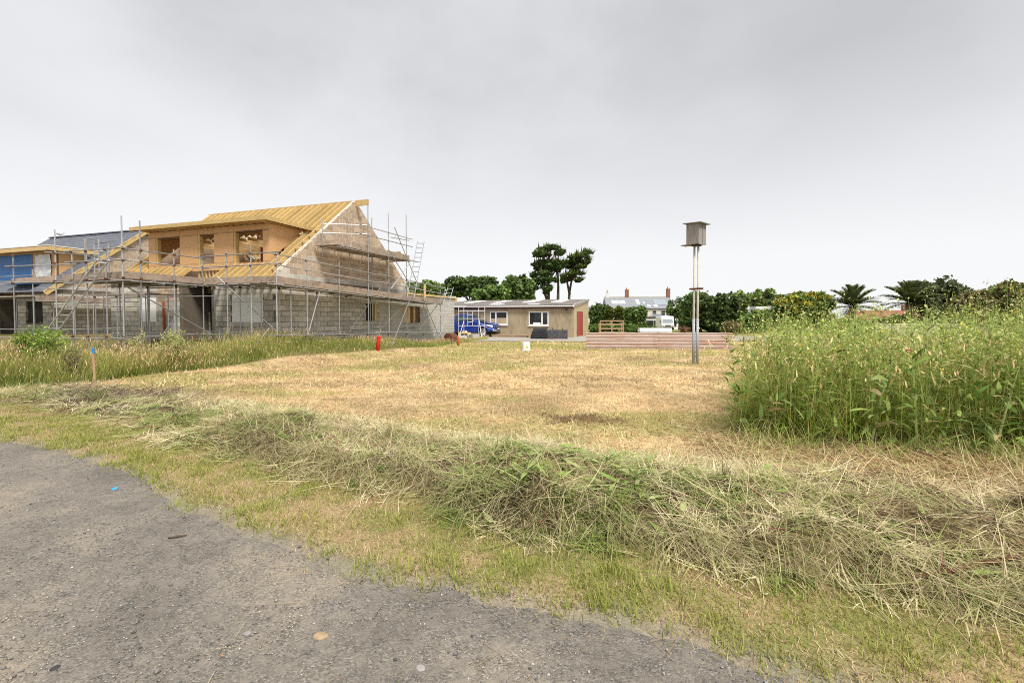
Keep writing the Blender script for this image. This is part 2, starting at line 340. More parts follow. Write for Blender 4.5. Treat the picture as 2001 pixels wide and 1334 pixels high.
def ground_z(x, y):
    x = np.asarray(x, float); y = np.asarray(y, float)
    a, b = to_house(x, y)
    dx = np.maximum(np.maximum(-45 - a, a - 0.2), 0); dy = np.maximum(np.maximum(-0.8 - b, b - 5.0), 0)
    D = np.hypot(dx, dy)
    z = HG * (1 - sst(0, 3.6, D)) - 1.6*sst(50, 120, y)
    z = z + 0.035*(fbm(x, y, 0.5, 3, 2) - 0.5)*sst(4, 9, y)
    z = z + heap_h(x, y) * (y > heap_front(x) - 0.5)
    return z - 0.02*(1 - sst(-0.1, 0.25, y - track_y(x)))
def gz(x, y): return float(ground_z(np.array([x]), np.array([y]))[0])
# zones
def longgrass_edge(x):   # y of the edge of the uncut strip in front of the site
    return np.interp(x, [-40,-14,-11.5,-10.4,-10.05,-9.3,-8.4,-7.6,-6.1,-3.6,-1.5], [9,9.5,10.0,10.8,12.9,14.4,15.6,16.8,20.0,26.6,33]) + 0.5*(fbm(x, x*0, 1.3, 3, 12) - 0.5)
def weed_left(y): return np.interp(y, [4.5, 5.2, 6.2, 8, 13], [4.3, 3.35, 3.05, 4.15, 7.0]) + .45*(fbm(y, y*0, 1.9, 3, 140) - .5)

# ------------------------------------------------------------------ ground sheet
def axis(parts):
    r = []
    for a, b, st in parts: r += list(np.arange(a, b, st))
    return np.array(r)
gx = np.concatenate([-np.geomspace(1500, 20, 26)[:-1], axis([(-20, -11, .3), (-11, 8.2, .1), (8.2, 22, .35)]), np.geomspace(22, 1500, 26)])
gy = np.concatenate([[-60, -30, -15, -8, -5, -3, -1.5, -0.5], axis([(0.2, 12, .1), (12, 26, .25), (26, 60, 1.0)]), np.geomspace(60, 2500, 30)])
GX, GY = np.meshgrid(gx, gy); GZ = ground_z(GX, GY); nx, ny = len(gx), len(gy)
idx = np.arange(nx*ny).reshape(ny, nx)
Q = np.stack([idx[:-1,:-1], idx[:-1,1:], idx[1:,1:], idx[1:,:-1]], -1).reshape(-1, 4)
def lerp(a, b, t): return a + (b - a) * t[..., None]
c_straw = np.array([0.60, 0.45, 0.25]); c_straw2 = np.array([0.47, 0.33, 0.175]); c_green = np.array([0.32, 0.29, 0.09]); c_soil = np.array([0.055, 0.04, 0.025]); c_far = np.array([0.20, 0.20, 0.06])
def ground_col(x, y):
    f1 = fbm(x, y*1.6, 0.45, 4, 20); f2 = fbm(x, y, 1.7, 4, 21); f3 = fbm(x, y*2.2, 0.22, 3, 22)
    C = lerp(c_straw, c_straw2, sst(.38, .62, f2)) * .9; C = C * (0.82 + .36*sst(.3, .7, fbm(x, y*2.0, .8, 3, 24)))[..., None]
    far = sst(15, 24, y)
    g = np.clip(sst(.48, .62, f1)*0.6 + far*sst(.36, .58, f3)*0.8, 0, 0.9)
    C = C + (c_green - C) * g[..., None]
    C = C + (c_far - C) * sst(26, 46, y)[..., None]
    # bare scorched patch in the mown field
    bare = sst(.52, .66, fbm(x, y, 1.6, 3, 30)) * np.exp(-((x - 0.9)/1.1)**2 - ((y - 7.1)/0.45)**2)
    C = C + (np.array([0.14, 0.075, 0.04]) - C) * np.clip(bare*.9, 0, 0.7)[..., None]
    v = heap_v(x, y); hz_ = sst(-0.03, 0.06, v) * (1 - sst(0.55, 1.0, v)) * sst(-11.5, -9, x)
    C = C + (lerp(c_soil, np.array([0.22, 0.18, 0.09]), sst(.42, .62, fbm(x, y, 1.8, 3, 26))) - C) * (hz_*0.9)[..., None]
    vg = (1 - sst(-0.06, 0.04, v)); cv = lerp(np.array([0.22, 0.205, 0.075]), np.array([0.34, 0.25, 0.135]), sst(.40, .60, fbm(x, y, 3.1, 3, 63))); cv = cv + (np.array([0.25, 0.225, 0.19]) - cv)*(1 - sst(-.05, .22, y - track_y(x)))[..., None]*.8
    C = C + (cv - C) * vg[..., None]
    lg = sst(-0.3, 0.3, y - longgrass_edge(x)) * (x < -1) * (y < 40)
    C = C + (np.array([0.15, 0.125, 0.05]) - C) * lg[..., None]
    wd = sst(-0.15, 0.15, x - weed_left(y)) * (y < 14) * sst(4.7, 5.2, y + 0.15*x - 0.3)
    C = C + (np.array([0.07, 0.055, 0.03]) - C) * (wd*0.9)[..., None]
    return C
V = np.stack([GX, GY, GZ], -1).reshape(-1, 3)
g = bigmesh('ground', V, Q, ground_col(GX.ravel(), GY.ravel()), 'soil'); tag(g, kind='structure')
for p in g.data.polygons: p.use_smooth = True

# gravel track sheet (ragged edge), 4-6 mm above the soil under it
ty = np.concatenate([np.linspace(0, 1, 60)])
txs = np.concatenate([axis([(-30, -9, .5), (-9, 4, .05), (4, 20, .5)])])
TX, TT = np.meshgrid(txs, ty ** 1.5); edge = track_y(TX); TY = edge + 0.02 - TT * (edge + 14)
TZ = ground_z(TX, TY) + 0.012 + 0.012*(fbm(TX, TY, 1.3, 3, 40) - .5) - 0.035*np.exp(-TT*(edge+14)/.07)
idx = np.arange(TX.size).reshape(TX.shape); Q = np.stack([idx[:-1,1:], idx[:-1,:-1], idx[1:,:-1], idx[1:,1:]], -1).reshape(-1, 4)
g = bigmesh('track', np.stack([TX, TY, TZ], -1).reshape(-1, 3), Q, np.full((TX.size, 3), .2), 'gravel'); tag(g, kind='structure')
for p in g.data.polygons: p.use_smooth = True
# gravel yard in front of the shed
def sheet(name, poly_fn, us, vs, m, dz):
    U, Vv = np.meshgrid(us, vs); X, Y = poly_fn(U, Vv); Z = ground_z(X, Y) + dz
    i = np.arange(U.size).reshape(U.shape); q = np.stack([i[:-1,:-1], i[:-1,1:], i[1:,1:], i[1:,:-1]], -1).reshape(-1, 4)
    o = bigmesh(name, np.stack([X, Y, Z], -1).reshape(-1, 3), q, np.full((U.size, 3), .3), m); tag(o, kind='structure'); return o
sheet('yard', lambda u, v: (u, 29.8 + 0.6*(fbm(u, u*0, .8, 3, 50) - .5) + 0.02*u + v*(8.5 + 0.0*u)), np.linspace(-3.5, 30, 70), np.linspace(0, 1, 12), 'yard_gravel', 0.035)

# ------------------------------------------------------------------ houses
PITCH = 0.815; EAVE = 3.43; HALF = 5.05; RIDGE = EAVE + HALF*PITCH
def roofz(y): return EAVE + PITCH*(y if y <= HALF else 2*HALF - y)
def clip_poly(poly, n, d):           # keep points with n.p <= d
    o = []
    for i in range(len(poly)):
        p, q = poly[i], poly[(i+1) % len(poly)]; a = n[0]*p[0]+n[1]*p[1]-d; b = n[0]*q[0]+n[1]*q[1]-d
        if a <= 0: o.append(p)
        if a*b < 0: t = a/(a-b); o.append((p[0]+(q[0]-p[0])*t, p[1]+(q[1]-p[1])*t))
    return o
def slab(mb, plane, a0, a1, z0, z1, ops, d0, d1):
    az = sorted({a0, a1} | {q for o in ops for q in o[:2] if a0 < q < a1}); zs = sorted({z0, z1} | {q for o in ops for q in o[2:] if z0 < q < z1})
    for i in range(len(az)-1):
        for j in range(len(zs)-1):
            ca, cz = (az[i]+az[i+1])/2, (zs[j]+zs[j+1])/2
            if any(o[0] < ca < o[1] and o[2] < cz < o[3] for o in ops): continue
            if plane == 'x': mb.box(d0, d1, az[i], az[i+1], zs[j], zs[j+1])
            else: mb.box(az[i], az[i+1], d0, d1, zs[j], zs[j+1])
def lay_blocks(plane, face, a0, a1, z0, z1, ops, matfn, wall, rows, gable=False, rs=1):
    """face = coordinate of the finished face; returns list of (poly, plane, face, material, wall)"""
    BL, BH, J = 0.45, 0.225, 0.022; rr = random.Random(rs); nrow = int((z1 - z0)/BH + 0.01)
    for k in range(nrow):
        zb = z0 + k*BH; a = a0 - (BL/2 if k % 2 else 0); zt = min(zb + BH - J, z1)
        while a < a1 - 0.03:
            p0, p1 = max(a, a0), min(a + BL - J, a1)
            segs = [(p0, p1)]
            for o in ops:
                if zb + BH/2 > o[2] and zb + BH/2 < o[3]:
                    ns = []
                    for s0, s1 in segs:
                        if s1 <= o[0] or s0 >= o[1]: ns.append((s0, s1)); continue
                        if s0 < o[0] - .04: ns.append((s0, o[0]))
                        if s1 > o[1] + .04: ns.append((o[1], s1))
                    segs = ns
            for s0, s1 in segs:
                if s1 - s0 < .04: continue
                poly = [(s0, zb), (s1, zb), (s1, zt), (s0, zt)]
                if gable:
                    poly = clip_poly(poly, (-PITCH, 1), EAVE - 0.02); poly = clip_poly(poly, (PITCH, 1), EAVE - 0.02 + PITCH*2*HALF) if len(poly) > 2 else poly
                    if len(poly) < 3: continue
                rows.append((poly, plane, face + rr.uniform(-.0025, .0025), matfn((s0+s1)/2, zb, rr), wall))
            a += BL
_bc = {}
def emit_blocks(rows, root, dist, limit):
    order = sorted(range(len(rows)), key=lambda i: dist(rows[i])); rest = {}
    for n, i in enumerate(order):
        poly, plane, face, m, wall = rows[i]; d0, d1 = ((-.09, 0.0) if plane == 'x' else (0.0, .09))
        ca = sum(p[0] for p in poly)/len(poly); cz = sum(p[1] for p in poly)/len(poly)
        lp = tuple((round(p[0]-ca, 3), round(p[1]-cz, 3)) for p in poly)
        if n < limit:
            key = (lp, plane, m)
            if key not in _bc:
                b = MB(); b.prism(lp, plane, d0, d1); o = b.build('block', m, wall, bevel=0.0); _bc[key] = o.data
            else: o = link('block', _bc[key], None, wall)
            o.location = (face, ca, cz) if plane == 'x' else (ca, face, cz)
        else:
            b = rest.setdefault((m, wall), MB()); b.prism(poly, plane, face + d0, face + d1)
    for (m, wall), b in rest.items(): tag(b.build('blockwork', m, wall), kind='stuff')
def part(name, m, parent, *boxes, bevel=0):
    b = MB()
    for q in boxes: b.box(*q)
    return b.build(name, m, parent, bevel=bevel)

def build_house(ox, oy, label, done):
    root = empty('house_under_construction' if not done else 'slate_roofed_house', from_house(ox, oy), -HA, label, 'house')
    LEN = 10.0; zg = 0.0; W = 0.20; rows = []
    # openings: (a0, a1, z0, z1)
    gops = [(5.83, 6.82, 1.40, 2.42), (9.6, 11.5, 1.27, 2.28)] if not done else []
    fops = [(-2.46, -.74, 1.36, 2.62), (-8.11, -6.97, 1.36, 2.62)] if not done else [(-2.6, -1.0, 1.3, 2.6), (-9.2, -7.3, 0.7, 2.6)]
    GEND = 16.6 if not done else 10.1
    # --- gable wall towards the field
    gw = MB(); slab(gw, 'x', 0, 7.1, zg, EAVE - .2, gops, -W, -.010)
    gw = gw.build('gable_wall', 'mortar_grey', root)
    gt = MB(); gt.prism([(0, EAVE-.2), (2*HALF, EAVE-.2), (2*HALF, EAVE - .02), (HALF, RIDGE - .02), (0, EAVE - .02)], 'x', -W, -.008)
    gt = gt.build('gable_peak', 'mortar', root)
    ew = MB(); slab(ew, 'x', 7.1, GEND, zg, EAVE - .2 if done else 3.0, gops, -W, -.0045); 
    if not done: ew.box(-W, -.0045, 7.1, 2*HALF, 3.0, EAVE - .2)
    ew = ew.build('side_wall', 'mortar_pale' if not done else 'mortar_grey', root)
    grey = lambda a, z, r: 'block_grey'
    def gm(a, z, r): return 'block_grey' if (z < 3.38 or r.random() < .025) else 'block_brown'
    lay_blocks('x', 0, 0, 7.1, 0.53, EAVE - .22, gops, grey, gw, rows, rs=3)
    lay_blocks('x', -.001, 7.1, GEND, 0.53, 2.99, gops, (lambda a, z, r: 'block_pale') if not done else grey, ew, rows, rs=4)
    lay_blocks('x', 0, 0, 2*HALF, 3.23, RIDGE + .1, [], gm, gt, rows, gable=True, rs=5)
    # --- front walls: right bay, recessed entrance, left bay
    def fm(a, z, r):
        if -7.0 < a < -3.4 and z > 2.2: return 'block_brown'
        return 'block_grey'
    fw = MB(); slab(fw, 'y', -3.4, -W, zg, 3.2, fops, .010, W); slab(fw, 'y', -LEN, -5.5, zg, 3.2, fops, .010, W)
    fw.box(-3.4-W, -3.41, .012, 1.4, zg, 3.2); fw.box(-5.49, -5.5+W, .012, 1.4, zg, 3.2)
    slab(fw, 'y', -5.3, -3.6, zg, 3.2, [(-5.2, -4.3, 0.65, 2.7)], 1.21, 1.4)
    fw = fw.build('front_wall', 'mortar_grey', root)
    lay_blocks('y', 0, -3.4, 0, 0.53, 3.2, fops, fm, fw, rows, rs=6); lay_blocks('y', 0, -LEN, -5.5, 0.53, 3.2, fops, fm, fw, rows, rs=7)
    lay_blocks('y', 1.2, -5.3, -3.6, 0.53, 3.2, [(-5.2, -4.3, 0.65, 2.7)], fm, fw, rows, rs=8)
    def dist(rw):
        ca = sum(p[0] for p in rw[0])/len(rw[0]); P = from_house(ox + (0 if rw[1] == 'x' else ca), oy + (ca if rw[1] == 'x' else rw[2]))
        k = 1.0 if rw[1] == 'x' else 1.15
        return math.hypot(P[0], P[1]) * k
    emit_blocks(rows, root, dist, 300 if not done else 0)
    # --- other walls, floors
    part('rear_wall', 'mortar_pale', root, (-LEN+W, -W-.01, 2*HALF-W, 2*HALF, zg, 3.2))
    lg = MB(); lg.prism([(.21, zg), (2*HALF, zg), (2*HALF, EAVE-.03), (HALF, RIDGE-.03), (.21, EAVE-.03)], 'x', -LEN, -LEN+W); lg.build('far_gable', 'block_brown', root)
    part('upper_floor', 'chipboard', root, (-LEN+W, -W-.01, .21, 2*HALF-W, 3.02, 3.19))
    part('ground_slab', 'mortar_grey', root, (-LEN+W, -W-.01, .21, 2*HALF-W, .5, .62))
    # --- window sheets / openings
    if not done:
        for o in fops: 
            ws = part('window_sheet', 'white_sheet', root, (o[0]+.01, o[1]-.01, .012, .03, o[2]+.01, o[3]-.03)); tag(ws, 'white plastic sheet over the window opening')
            part('seam', 'mortar_pale', ws, (o[0]+.01, o[1]-.01, .006, .011, 2.24, 2.25))
        o = gops[0]
        part('window_lining', 'timber_pale', root, (-.19, -.02, o[1]-.16, o[1]-.01, o[2]+.01, o[3]-.01)); part('dark_backing', 'dark_in', root, (-.6, -.22, o[0]-.3, o[1]+.3, o[2]-.3, o[3]+.3))  # near-black block behind the window paints the shade of the room inside
        o = gops[1]
        hb = part('hoarding', 'timber_pale', root, (-.15, -.10, o[0]+.01, o[0]+.86, o[2]+.01, o[3]-.01)); part('hoarding', 'timber_pale', root, (-.16, -.11, o[0]+1.22, o[0]+1.5, o[2]+.01, o[3]-.01))
        part('stud', 'timber_dark', root, (-.17, -.08, o[0]+.87, o[0]+1.2, o[2]+.01, o[3]-.01)); part('stud', 'timber_dark', root, (-.17, -.08, o[0]+1.52, o[1]-.01, o[2]+.01, o[3]-.01))
        # side extension: end wall, roof plate and joist
        part('end_wall', 'block_pale', root, (-6, -W-.003, GEND-W, GEND, zg, 3.0))
        part('wall_plate', 'timber', root, (-.3, .06, 9.95, GEND+.05, 3.01, 3.13)); part('wall_plate', 'timber', root, (-1.6, .12, GEND+.06, GEND+.32, 2.78, 3.10))
        part('extension_roof', 'timber', root, (-6, -.31, 10.12, GEND+.05, 3.01, 3.10)); part('upright', 'timber_pale', root, (.07, .13, 11.9, 12.03, 2.7, 3.75))
        part('lintel_strap', 'steel_dark', root, (.001, .01, 9.1, 10.9, .92, .95))
        part('downpipe', 'terracotta', root, (-6.45, -6.38, -.09, -.03, .7, 2.3)); part('door_edge', 'steel_dark', root, (-5.25, -5.12, 1.14, 1.19, 1.9, 2.72))
    else:
        for o in fops: part('opening', 'dark_in', root, (o[0]+.01, o[1]-.01, .11, .15, o[2]+.01, o[3]-.01))  # near-black panels fill the openings, indoor shade put into their colour
        part('dark_door_panel', 'dark_in', root, (-5.19, -4.31, 1.3, 1.34, .65, 2.69))  # dark panel behind the doorway, painted as indoor shade
    # --- roof timbers
    DX0, DX1, DY, DTOP = -8.6, -1.2, 0.8, 5.64      # dormer box
    dback = (DTOP + .14 - EAVE)/PITCH
    if not done:
        def raf(x, y0, y1, m='timber'):
            MB().bar((x, y0, roofz(y0)-.13), (x, y1, roofz(y1)-.13), .05, .2).build('rafter', m, root)
        xs = np.arange(-9.75, -.2, .40)
        for x in xs:
            low = -.42 if x > -3.45 else -.1
            if x > DX1 + .03 or x < DX0 - .03: raf(x, low, HALF - .03)
            else:
                if not (-5.5 < x < -3.45): raf(x, low, DY - .06)
                raf(x, dback + .02, HALF - .03)
            raf(x, 2*HALF + .25, HALF + .03)
        raf(-.14, -.42, HALF-.03); raf(-.14, 2*HALF+.25, HALF+.03)
        for k in range(7):
            y = .25 + k*.42; z = roofz(y); MB().bar((-.56, y, z-.005), (-.06, y, z-.005), .045, .09).build('nogging', 'timber_pale', root)
        rb = part('ridge_beam', 'timber', root, (-LEN-.05, .75, HALF-.025, HALF+.025, RIDGE-.30, RIDGE-.01))
        part('ridge_end', 'stake_wood', rb, (.751, .765, HALF-.024, HALF+.024, RIDGE-.295, RIDGE-.015))
        part('purlin', 'timber', root, (-LEN, 1.0, 7.55, 7.65, 5.02, 5.25)); part('purlin', 'timber', root, (-9.7, -.25, 6.9, 7.0, 5.4, 5.6))
        for s in (0, 1):     # white insulation along the verge
            ya, yb = (-.05, HALF) if s == 0 else (2*HALF+.05, HALF)
            MB().bar((-.055, ya, roofz(max(0, ya) if s == 0 else 2*HALF)-.0+.012), (-.055, yb, RIDGE+.008), .04, .016).build('verge_insulation', 'white_sheet', root)
        part('wall_plate', 'timber_pale', root, (-3.4, -W, .03, .13, 3.2, 3.28)); part('wall_plate', 'timber_pale', root, (-LEN, -5.5, .03, .13, 3.2, 3.28))
        for k in range(10):
            x = -5.45 + k*.22; part('stud', 'timber_pale' if k % 3 else 'timber', root, (x, x+.05, .86, .95, 3.2, 3.95))
        part('lintel_block', 'block_grey', root, (-5.5, -3.4, 1.0, 1.15, 3.19, 3.45)); 
        part('steel_post', 'red_oxide', root, (-3.3, -3.14, 3.4, 3.56, 3.19, 5.5)); part('steel_post', 'red_oxide', root, (-6.2, -6.04, 5.0, 5.16, 3.19, 7.2))
        for x in np.arange(-9.6, -.3, .6): part('ceiling_joist', 'timber_pale', root, (x, x+.05, dback+.05, 8.1, 5.45, 5.60))
    else:
        rf = MB(); K = 22; st = (HALF + .45)/K
        for s in (0, 1):
            for k in range(K):
                y0 = -.45 + k*st; y1 = y0 + st + .03; z0 = roofz(0) + PITCH*y0 + .035; z1 = roofz(0) + PITCH*y1 + .012
                if s: y0, y1 = 2*HALF - y0, 2*HALF - y1
                if s == 0 and y1 > DY and y0 < dback + .1: spans = [(-LEN-.2, DX0-.01), (DX1+.01, .2)]
                else: spans = [(-LEN-.2, .2)]
                for xa, xb in spans:
                    n = max(1, int((xb-xa)/.3)); q = (xb-xa)/n
                    for i in range(n):
                        off = (q/2 if k % 2 else 0); a0 = max(xa, xa+i*q-off); a1 = min(xb, xa+(i+1)*q-off-.006)
                        if a1 <= a0: continue
                        rf.add([(a0,y0,z0),(a1,y0,z0),(a1,y1,z1),(a0,y1,z1),(a0,y0,z0-.03),(a1,y0,z0-.03)], [(0,1,2,3),(4,5,1,0)])
        o = rf.build('roof_slates', 'slate', root); tag(o, kind='stuff')
        part('ridge_tile', 'slate', root, (-LEN-.2, .22, HALF-.13, HALF+.13, RIDGE, RIDGE+.07))
        for ya, yb in ((-.45, HALF), (2*HALF+.45, HALF)):
            MB().bar((.15, ya, EAVE-.45*PITCH-.09), (.15, yb, RIDGE-.09), .05, .26).build('bargeboard', 'timber', root)
        for yy in (0, 1):
            u = MB(); ys = (-.40, HALF) if not yy else (2*HALF+.40, HALF)
            spans = [(-LEN+.02, DX0-.02), (DX1+.02, .1)] if not yy else [(-LEN+.02, .1)]
            for xa, xb in spans: u.add([(xa, ys[0], EAVE-.38*PITCH-.01), (xb, ys[0], EAVE-.38*PITCH-.01), (xb, ys[1], RIDGE-.05), (xa, ys[1], RIDGE-.05)], [(0,1,2,3)])
            u.build('roof_underlay', 'membrane', root)
    # --- dormer
    dm = 'plywood' if not done else 'osb'
    dops = [(-8.12, -6.53, 4.06, 5.36), (-5.39, -4.39, 4.03, 5.37), (-3.23, -1.57, 4.0, 5.40)] if not done else [(-2.9, -1.9, 4.0, 5.3)]
    df = MB(); slab(df, 'y', DX0+.02, DX1-.02, 3.74, DTOP-.02, dops, DY+.02, DY+.11); df = df.build('dormer_front', 'timber_dark', root)
    cells = MB(); slab(cells, 'y', DX0, DX1, 3.72, DTOP, dops, 0, 1); 
    for q in range(0, len(cells.v), 8):
        vv = cells.v[q:q+8]; xa, xb, za, zb = vv[0][0], vv[1][0], vv[0][2], vv[4][2]
        if xb - xa < .02 or zb - za < .02: continue
        nn = max(1, round((xb-xa)/1.22)) if zb - za > .9 else 1; yo = rnd.uniform(0, .004)
        for i in range(nn): part('plywood_sheet', dm, df, (xa+(xb-xa)*i/nn+.004, xa+(xb-xa)*(i+1)/nn-.004, DY+yo, DY+.019, za+.003, zb-.003))
    for o in dops:
        if not done:
            part('window_jamb', 'timber', df, (o[0]+.004, o[0]+.10, DY+.02, DY+.20, o[2], o[3])); part('window_head', 'timber_dark', df, (o[0]+.1, o[1], DY+.03, DY+.2, o[3]-.05, o[3]-.002))
        else:
            fb = MB(); n = 7
            vs = [(o[0]-.25 + (o[1]-o[0]+.5)*i/n + rnd.uniform(-.05,.05), DY-.02-rnd.uniform(0,.07), 3.85 + 1.55*j/n + rnd.uniform(-.05,.05)) for j in range(n+1) for i in range(n+1)]
            fb.add(vs, [(j*(n+1)+i, j*(n+1)+i+1, (j+1)*(n+1)+i+1, (j+1)*(n+1)+i) for j in range(n) for i in range(n)]).build('plastic_film', 'plastic_film', df)
    if done:
        part('membrane_sheet', 'membrane', df, (-8.55, -3.5, DY-.015, DY-.004, 3.8, 5.52))
    for xx, nm in ((DX1-.1, 'dormer_cheek'), (DX0, 'dormer_cheek')):
        c = MB(); y0 = DY + .112; c.prism([(y0, EAVE+PITCH*y0-.02), ((DTOP-EAVE)/PITCH, DTOP-.002), (y0, DTOP-.002)], 'x', xx, xx+.1); c.build(nm, dm, root)
    if not done:
        part('corner_board', 'plywood', root, (DX1-.001, DX1+.02, DY-.012, DY+.32, 3.98, DTOP-.03)); 
        for k in range(19):
            x = DX0 + .05 + k*.4; part('roof_joist', 'timber_pale', root, (x, x+.05, DY-.48, dback-.1, DTOP+.005, DTOP+.13))
        part('dormer_deck', 'timber', root, (DX0-.45, DX1+.35, DY-.52, dback+.35, DTOP+.132, DTOP+.16))
        part('fascia', 'timber', root, (DX0-.45, DX1+.35, DY-.55, DY-.522, DTOP+.03, DTOP+.20)); part('fascia', 'timber', root, (DX1+.352, DX1+.38, DY-.55, dback+.35, DTOP+.03, DTOP+.20))
        for k in range(5):  # bearers under the dormer at the roof
            part('sole_plate', 'timber_pale', root, (-5.4+k*.4, -5.1+k*.4, .80, .86, 3.95, 4.0))
    else:
        part('dormer_deck', 'white_wall', root, (DX0-.45, DX1+.45, DY-.62, dback+.3, DTOP+.19, DTOP+.24))
        part('fascia', 'timber_pale', root, (DX0-.45, DX1+.40, DY-.6, DY-.57, DTOP-.06, DTOP+.188)); part('fascia', 'timber', root, (DX1+.40, DX1+.43, DY-.6, dback+.3, DTOP-.06, DTOP+.188))
        part('soffit', 'timber', root, (DX0-.44, DX1+.39, DY-.56, dback, DTOP+.01, DTOP+.05))
        part('loose_membrane', 'membrane', root, (-3.6, -1.3, -.5, .5, 3.55, 3.6))
    return root
house = build_house(0, 0, 'half built block house with bare timber rafters and plywood dormer', False)
house2 = build_house(-18.7, 2.2, 'house with new grey slate roof and blue membrane dormer at the left edge', True)

# ------------------------------------------------------------------ scaffolding
class Scaf:
    def __init__(s, name, label, ox=0, oy=0): s.r = empty(name, from_house(ox, oy), -HA, label, 'scaffolding'); s.cp = None
    def t(s, name, p0, p1, m='galv', r=.0225): MB().tube(p0, p1, r, n=7).build(name, m, s.r, smooth=False)
    def c(s, *ps):
        for p in ps:
            if s.cp is None: o = MB().box(-.035, .035, -.035, .035, -.045, .045).build('coupler', 'rust', s.r, bevel=.01); s.cp = o.data
            else: o = link('coupler', s.cp, None, s.r)
            o.location = p; o.rotation_euler = (rnd.uniform(-.3,.3), rnd.uniform(-.3,.3), rnd.uniform(0, 3))
    def board(s, p0, p1, w_=.225, h=.038, up=(0,0,1), name='board', m='old_board'): MB().bar(p0, p1, w_, h, up).build(name, m, s.r)
S = Scaf('scaffold', 'galvanised tube scaffold with plank walkways around the half built house')
Z = 2.90; R1, R2, ZB = 3.92, 3.53, 0.93
jit = lambda q=.05: rnd.uniform(-q, q)
# gable side standards, outer line x = 1.3
gys = [-1.3, .22, 2.14, 4.24, 6.0, 7.75, 9.65, 11.82]; gtop = [4.02, 4.1, 4.05, 7.0, 7.0, 7.3, 3.75, 3.7]
def zd(y): return -0.030*(y + 1.3)            # the walkway falls slightly towards the back
for y, tp in zip(gys, gtop):
    S.t('standard', (1.3, y, gz(*from_house(1.3, y)[:2]) - .1), (1.3+jit(.02), y, tp)); S.c((1.27, y, Z-.1+zd(y)), (1.27, y, R1+zd(y)), (1.27, y, R2+zd(y)), (1.27, y, ZB+zd(y)))
for y in (-.2, 1.9, 3.9, 5.8, 7.7, 9.5): S.t('standard', (.3, y, .4), (.3, y, Z-.08+zd(y))); S.c((.3, y, Z-.12+zd(y)))
S.t('standard', (.32, 4.1, Z+.1), (.32, 4.15, 7.0)); S.t('standard', (.3, 2.3, 4.4), (.3, 2.3, 6.0)); S.t('standard', (.35, 5.9, .5), (.35, 5.9, 6.8)); S.t('standard', (.3, 6.0, 3), (.3, 6.0, 4.9), 'red_oxide')
for zr, nm in ((R1, 'guard_rail'), (R2, 'guard_rail'), (Z-.1, 'ledger')):
    S.t(nm, (1.35, -1.75, zr+.02), (1.35, 5.6, zr+zd(5.6))); S.t(nm, (1.38, 5.0, zr+zd(5.0)+.05), (1.35, 12.4, zr+zd(12.4)))
S.t('ledger', (1.36, -1.6, ZB), (1.36, 5.0, ZB-.12)); S.t('ledger', (1.36, 4.7, ZB-.06), (1.36, 12.1, ZB-.32)); S.t('ledger', (.3, -.6, ZB+.03), (.3, 9.6, ZB-.2)); S.t('ledger', (.27, -1.2, Z-.12), (.27, 11.9, Z-.45))
for y in np.arange(-1.2, 12.2, 1.35): S.t('transom', (.02, y, Z-.055+zd(y)), (1.62, y, Z-.055+zd(y)))
for k in range(5):
    for y0, y1 in ((-1.5, 2.35), (2.37, 6.2), (6.22, 10.1), (10.12, 12.3)):
        S.board((.24+k*.232, y0, Z-.008+zd(y0)), (.24+k*.232, y1, Z-.008+zd(y1)))
for y0, y1 in ((-1.25, 2.3), (2.32, 6.1), (6.12, 9.9), (9.92, 12.2)): S.board((1.255, y0, Z+.125+zd(y0)), (1.255, y1, Z+.125+zd(y1)), .038, .225, name='toe_board')
for a, b in (((1.2, -1.0+1.3, .75), (1.2, 1.2, 3.1)), ((.35, 4.0, .9), (1.25, 5.3, 3.1)), ((.4, 6.4, .9), (1.3, 8.6, 2.9)), ((.4, 10.6, .8), (1.3, 12.6, 3.2))): S.t('brace', a, b)
S.t('brace', (3.4, 3.0, .35), (1.4, 7.9, 2.6)); S.t('brace', (1.34, 11.4, .5), (1.4, 6.4, 6.35)); S.t('brace', (1.4, 4.1, 5.3), (.4, 4.2, 3.15)); S.t('brace', (1.42, 5.8, 5.1), (1.42, 8.6, 2.9)); S.t('brace', (1.5, 8.1, 4.9), (1.5, 5.9, 3.1)); S.t('guard_rail', (1.38, 5.6, 2.42), (1.38, 10.0, 2.35))
# high platform on the gable
ZH = 4.78
for zr in (5.92, 5.50): S.t('guard_rail', (1.35, 3.2, zr+.03), (1.35, 8.3, zr+.1)); S.t('guard_rail', (.2, 2.3, zr-.1), (1.5, 3.9, zr+.05))
S.t('guard_rail', (1.3, 6.2, 5.8), (1.2, 8.2, 5.95))
S.t('ledger', (1.35, 2.0, ZH-.08), (1.35, 9.0, ZH+.05)); S.t('ledger', (.35, 2.2, ZH-.08), (.35, 8.0, ZH+.05))
for y in (2.3, 3.4, 4.6, 5.8, 7.0, 7.9): S.t('transom', (.02, y, ZH-.02), (1.6, y, ZH-.02)); S.c((1.33, y, ZH-.05))
for k in range(5): S.board((.24+k*.232, 2.0 + .15*(k % 2), ZH+.03), (.24+k*.232, 8.2, ZH+.06))
S.board((1.255, 3.1, ZH+.165), (1.255, 8.1, ZH+.20), .038, .225, name='toe_board'); S.board((.15, 2.05, ZH+.16), (1.2, 2.05, ZH+.16), .038, .10, name='toe_board')
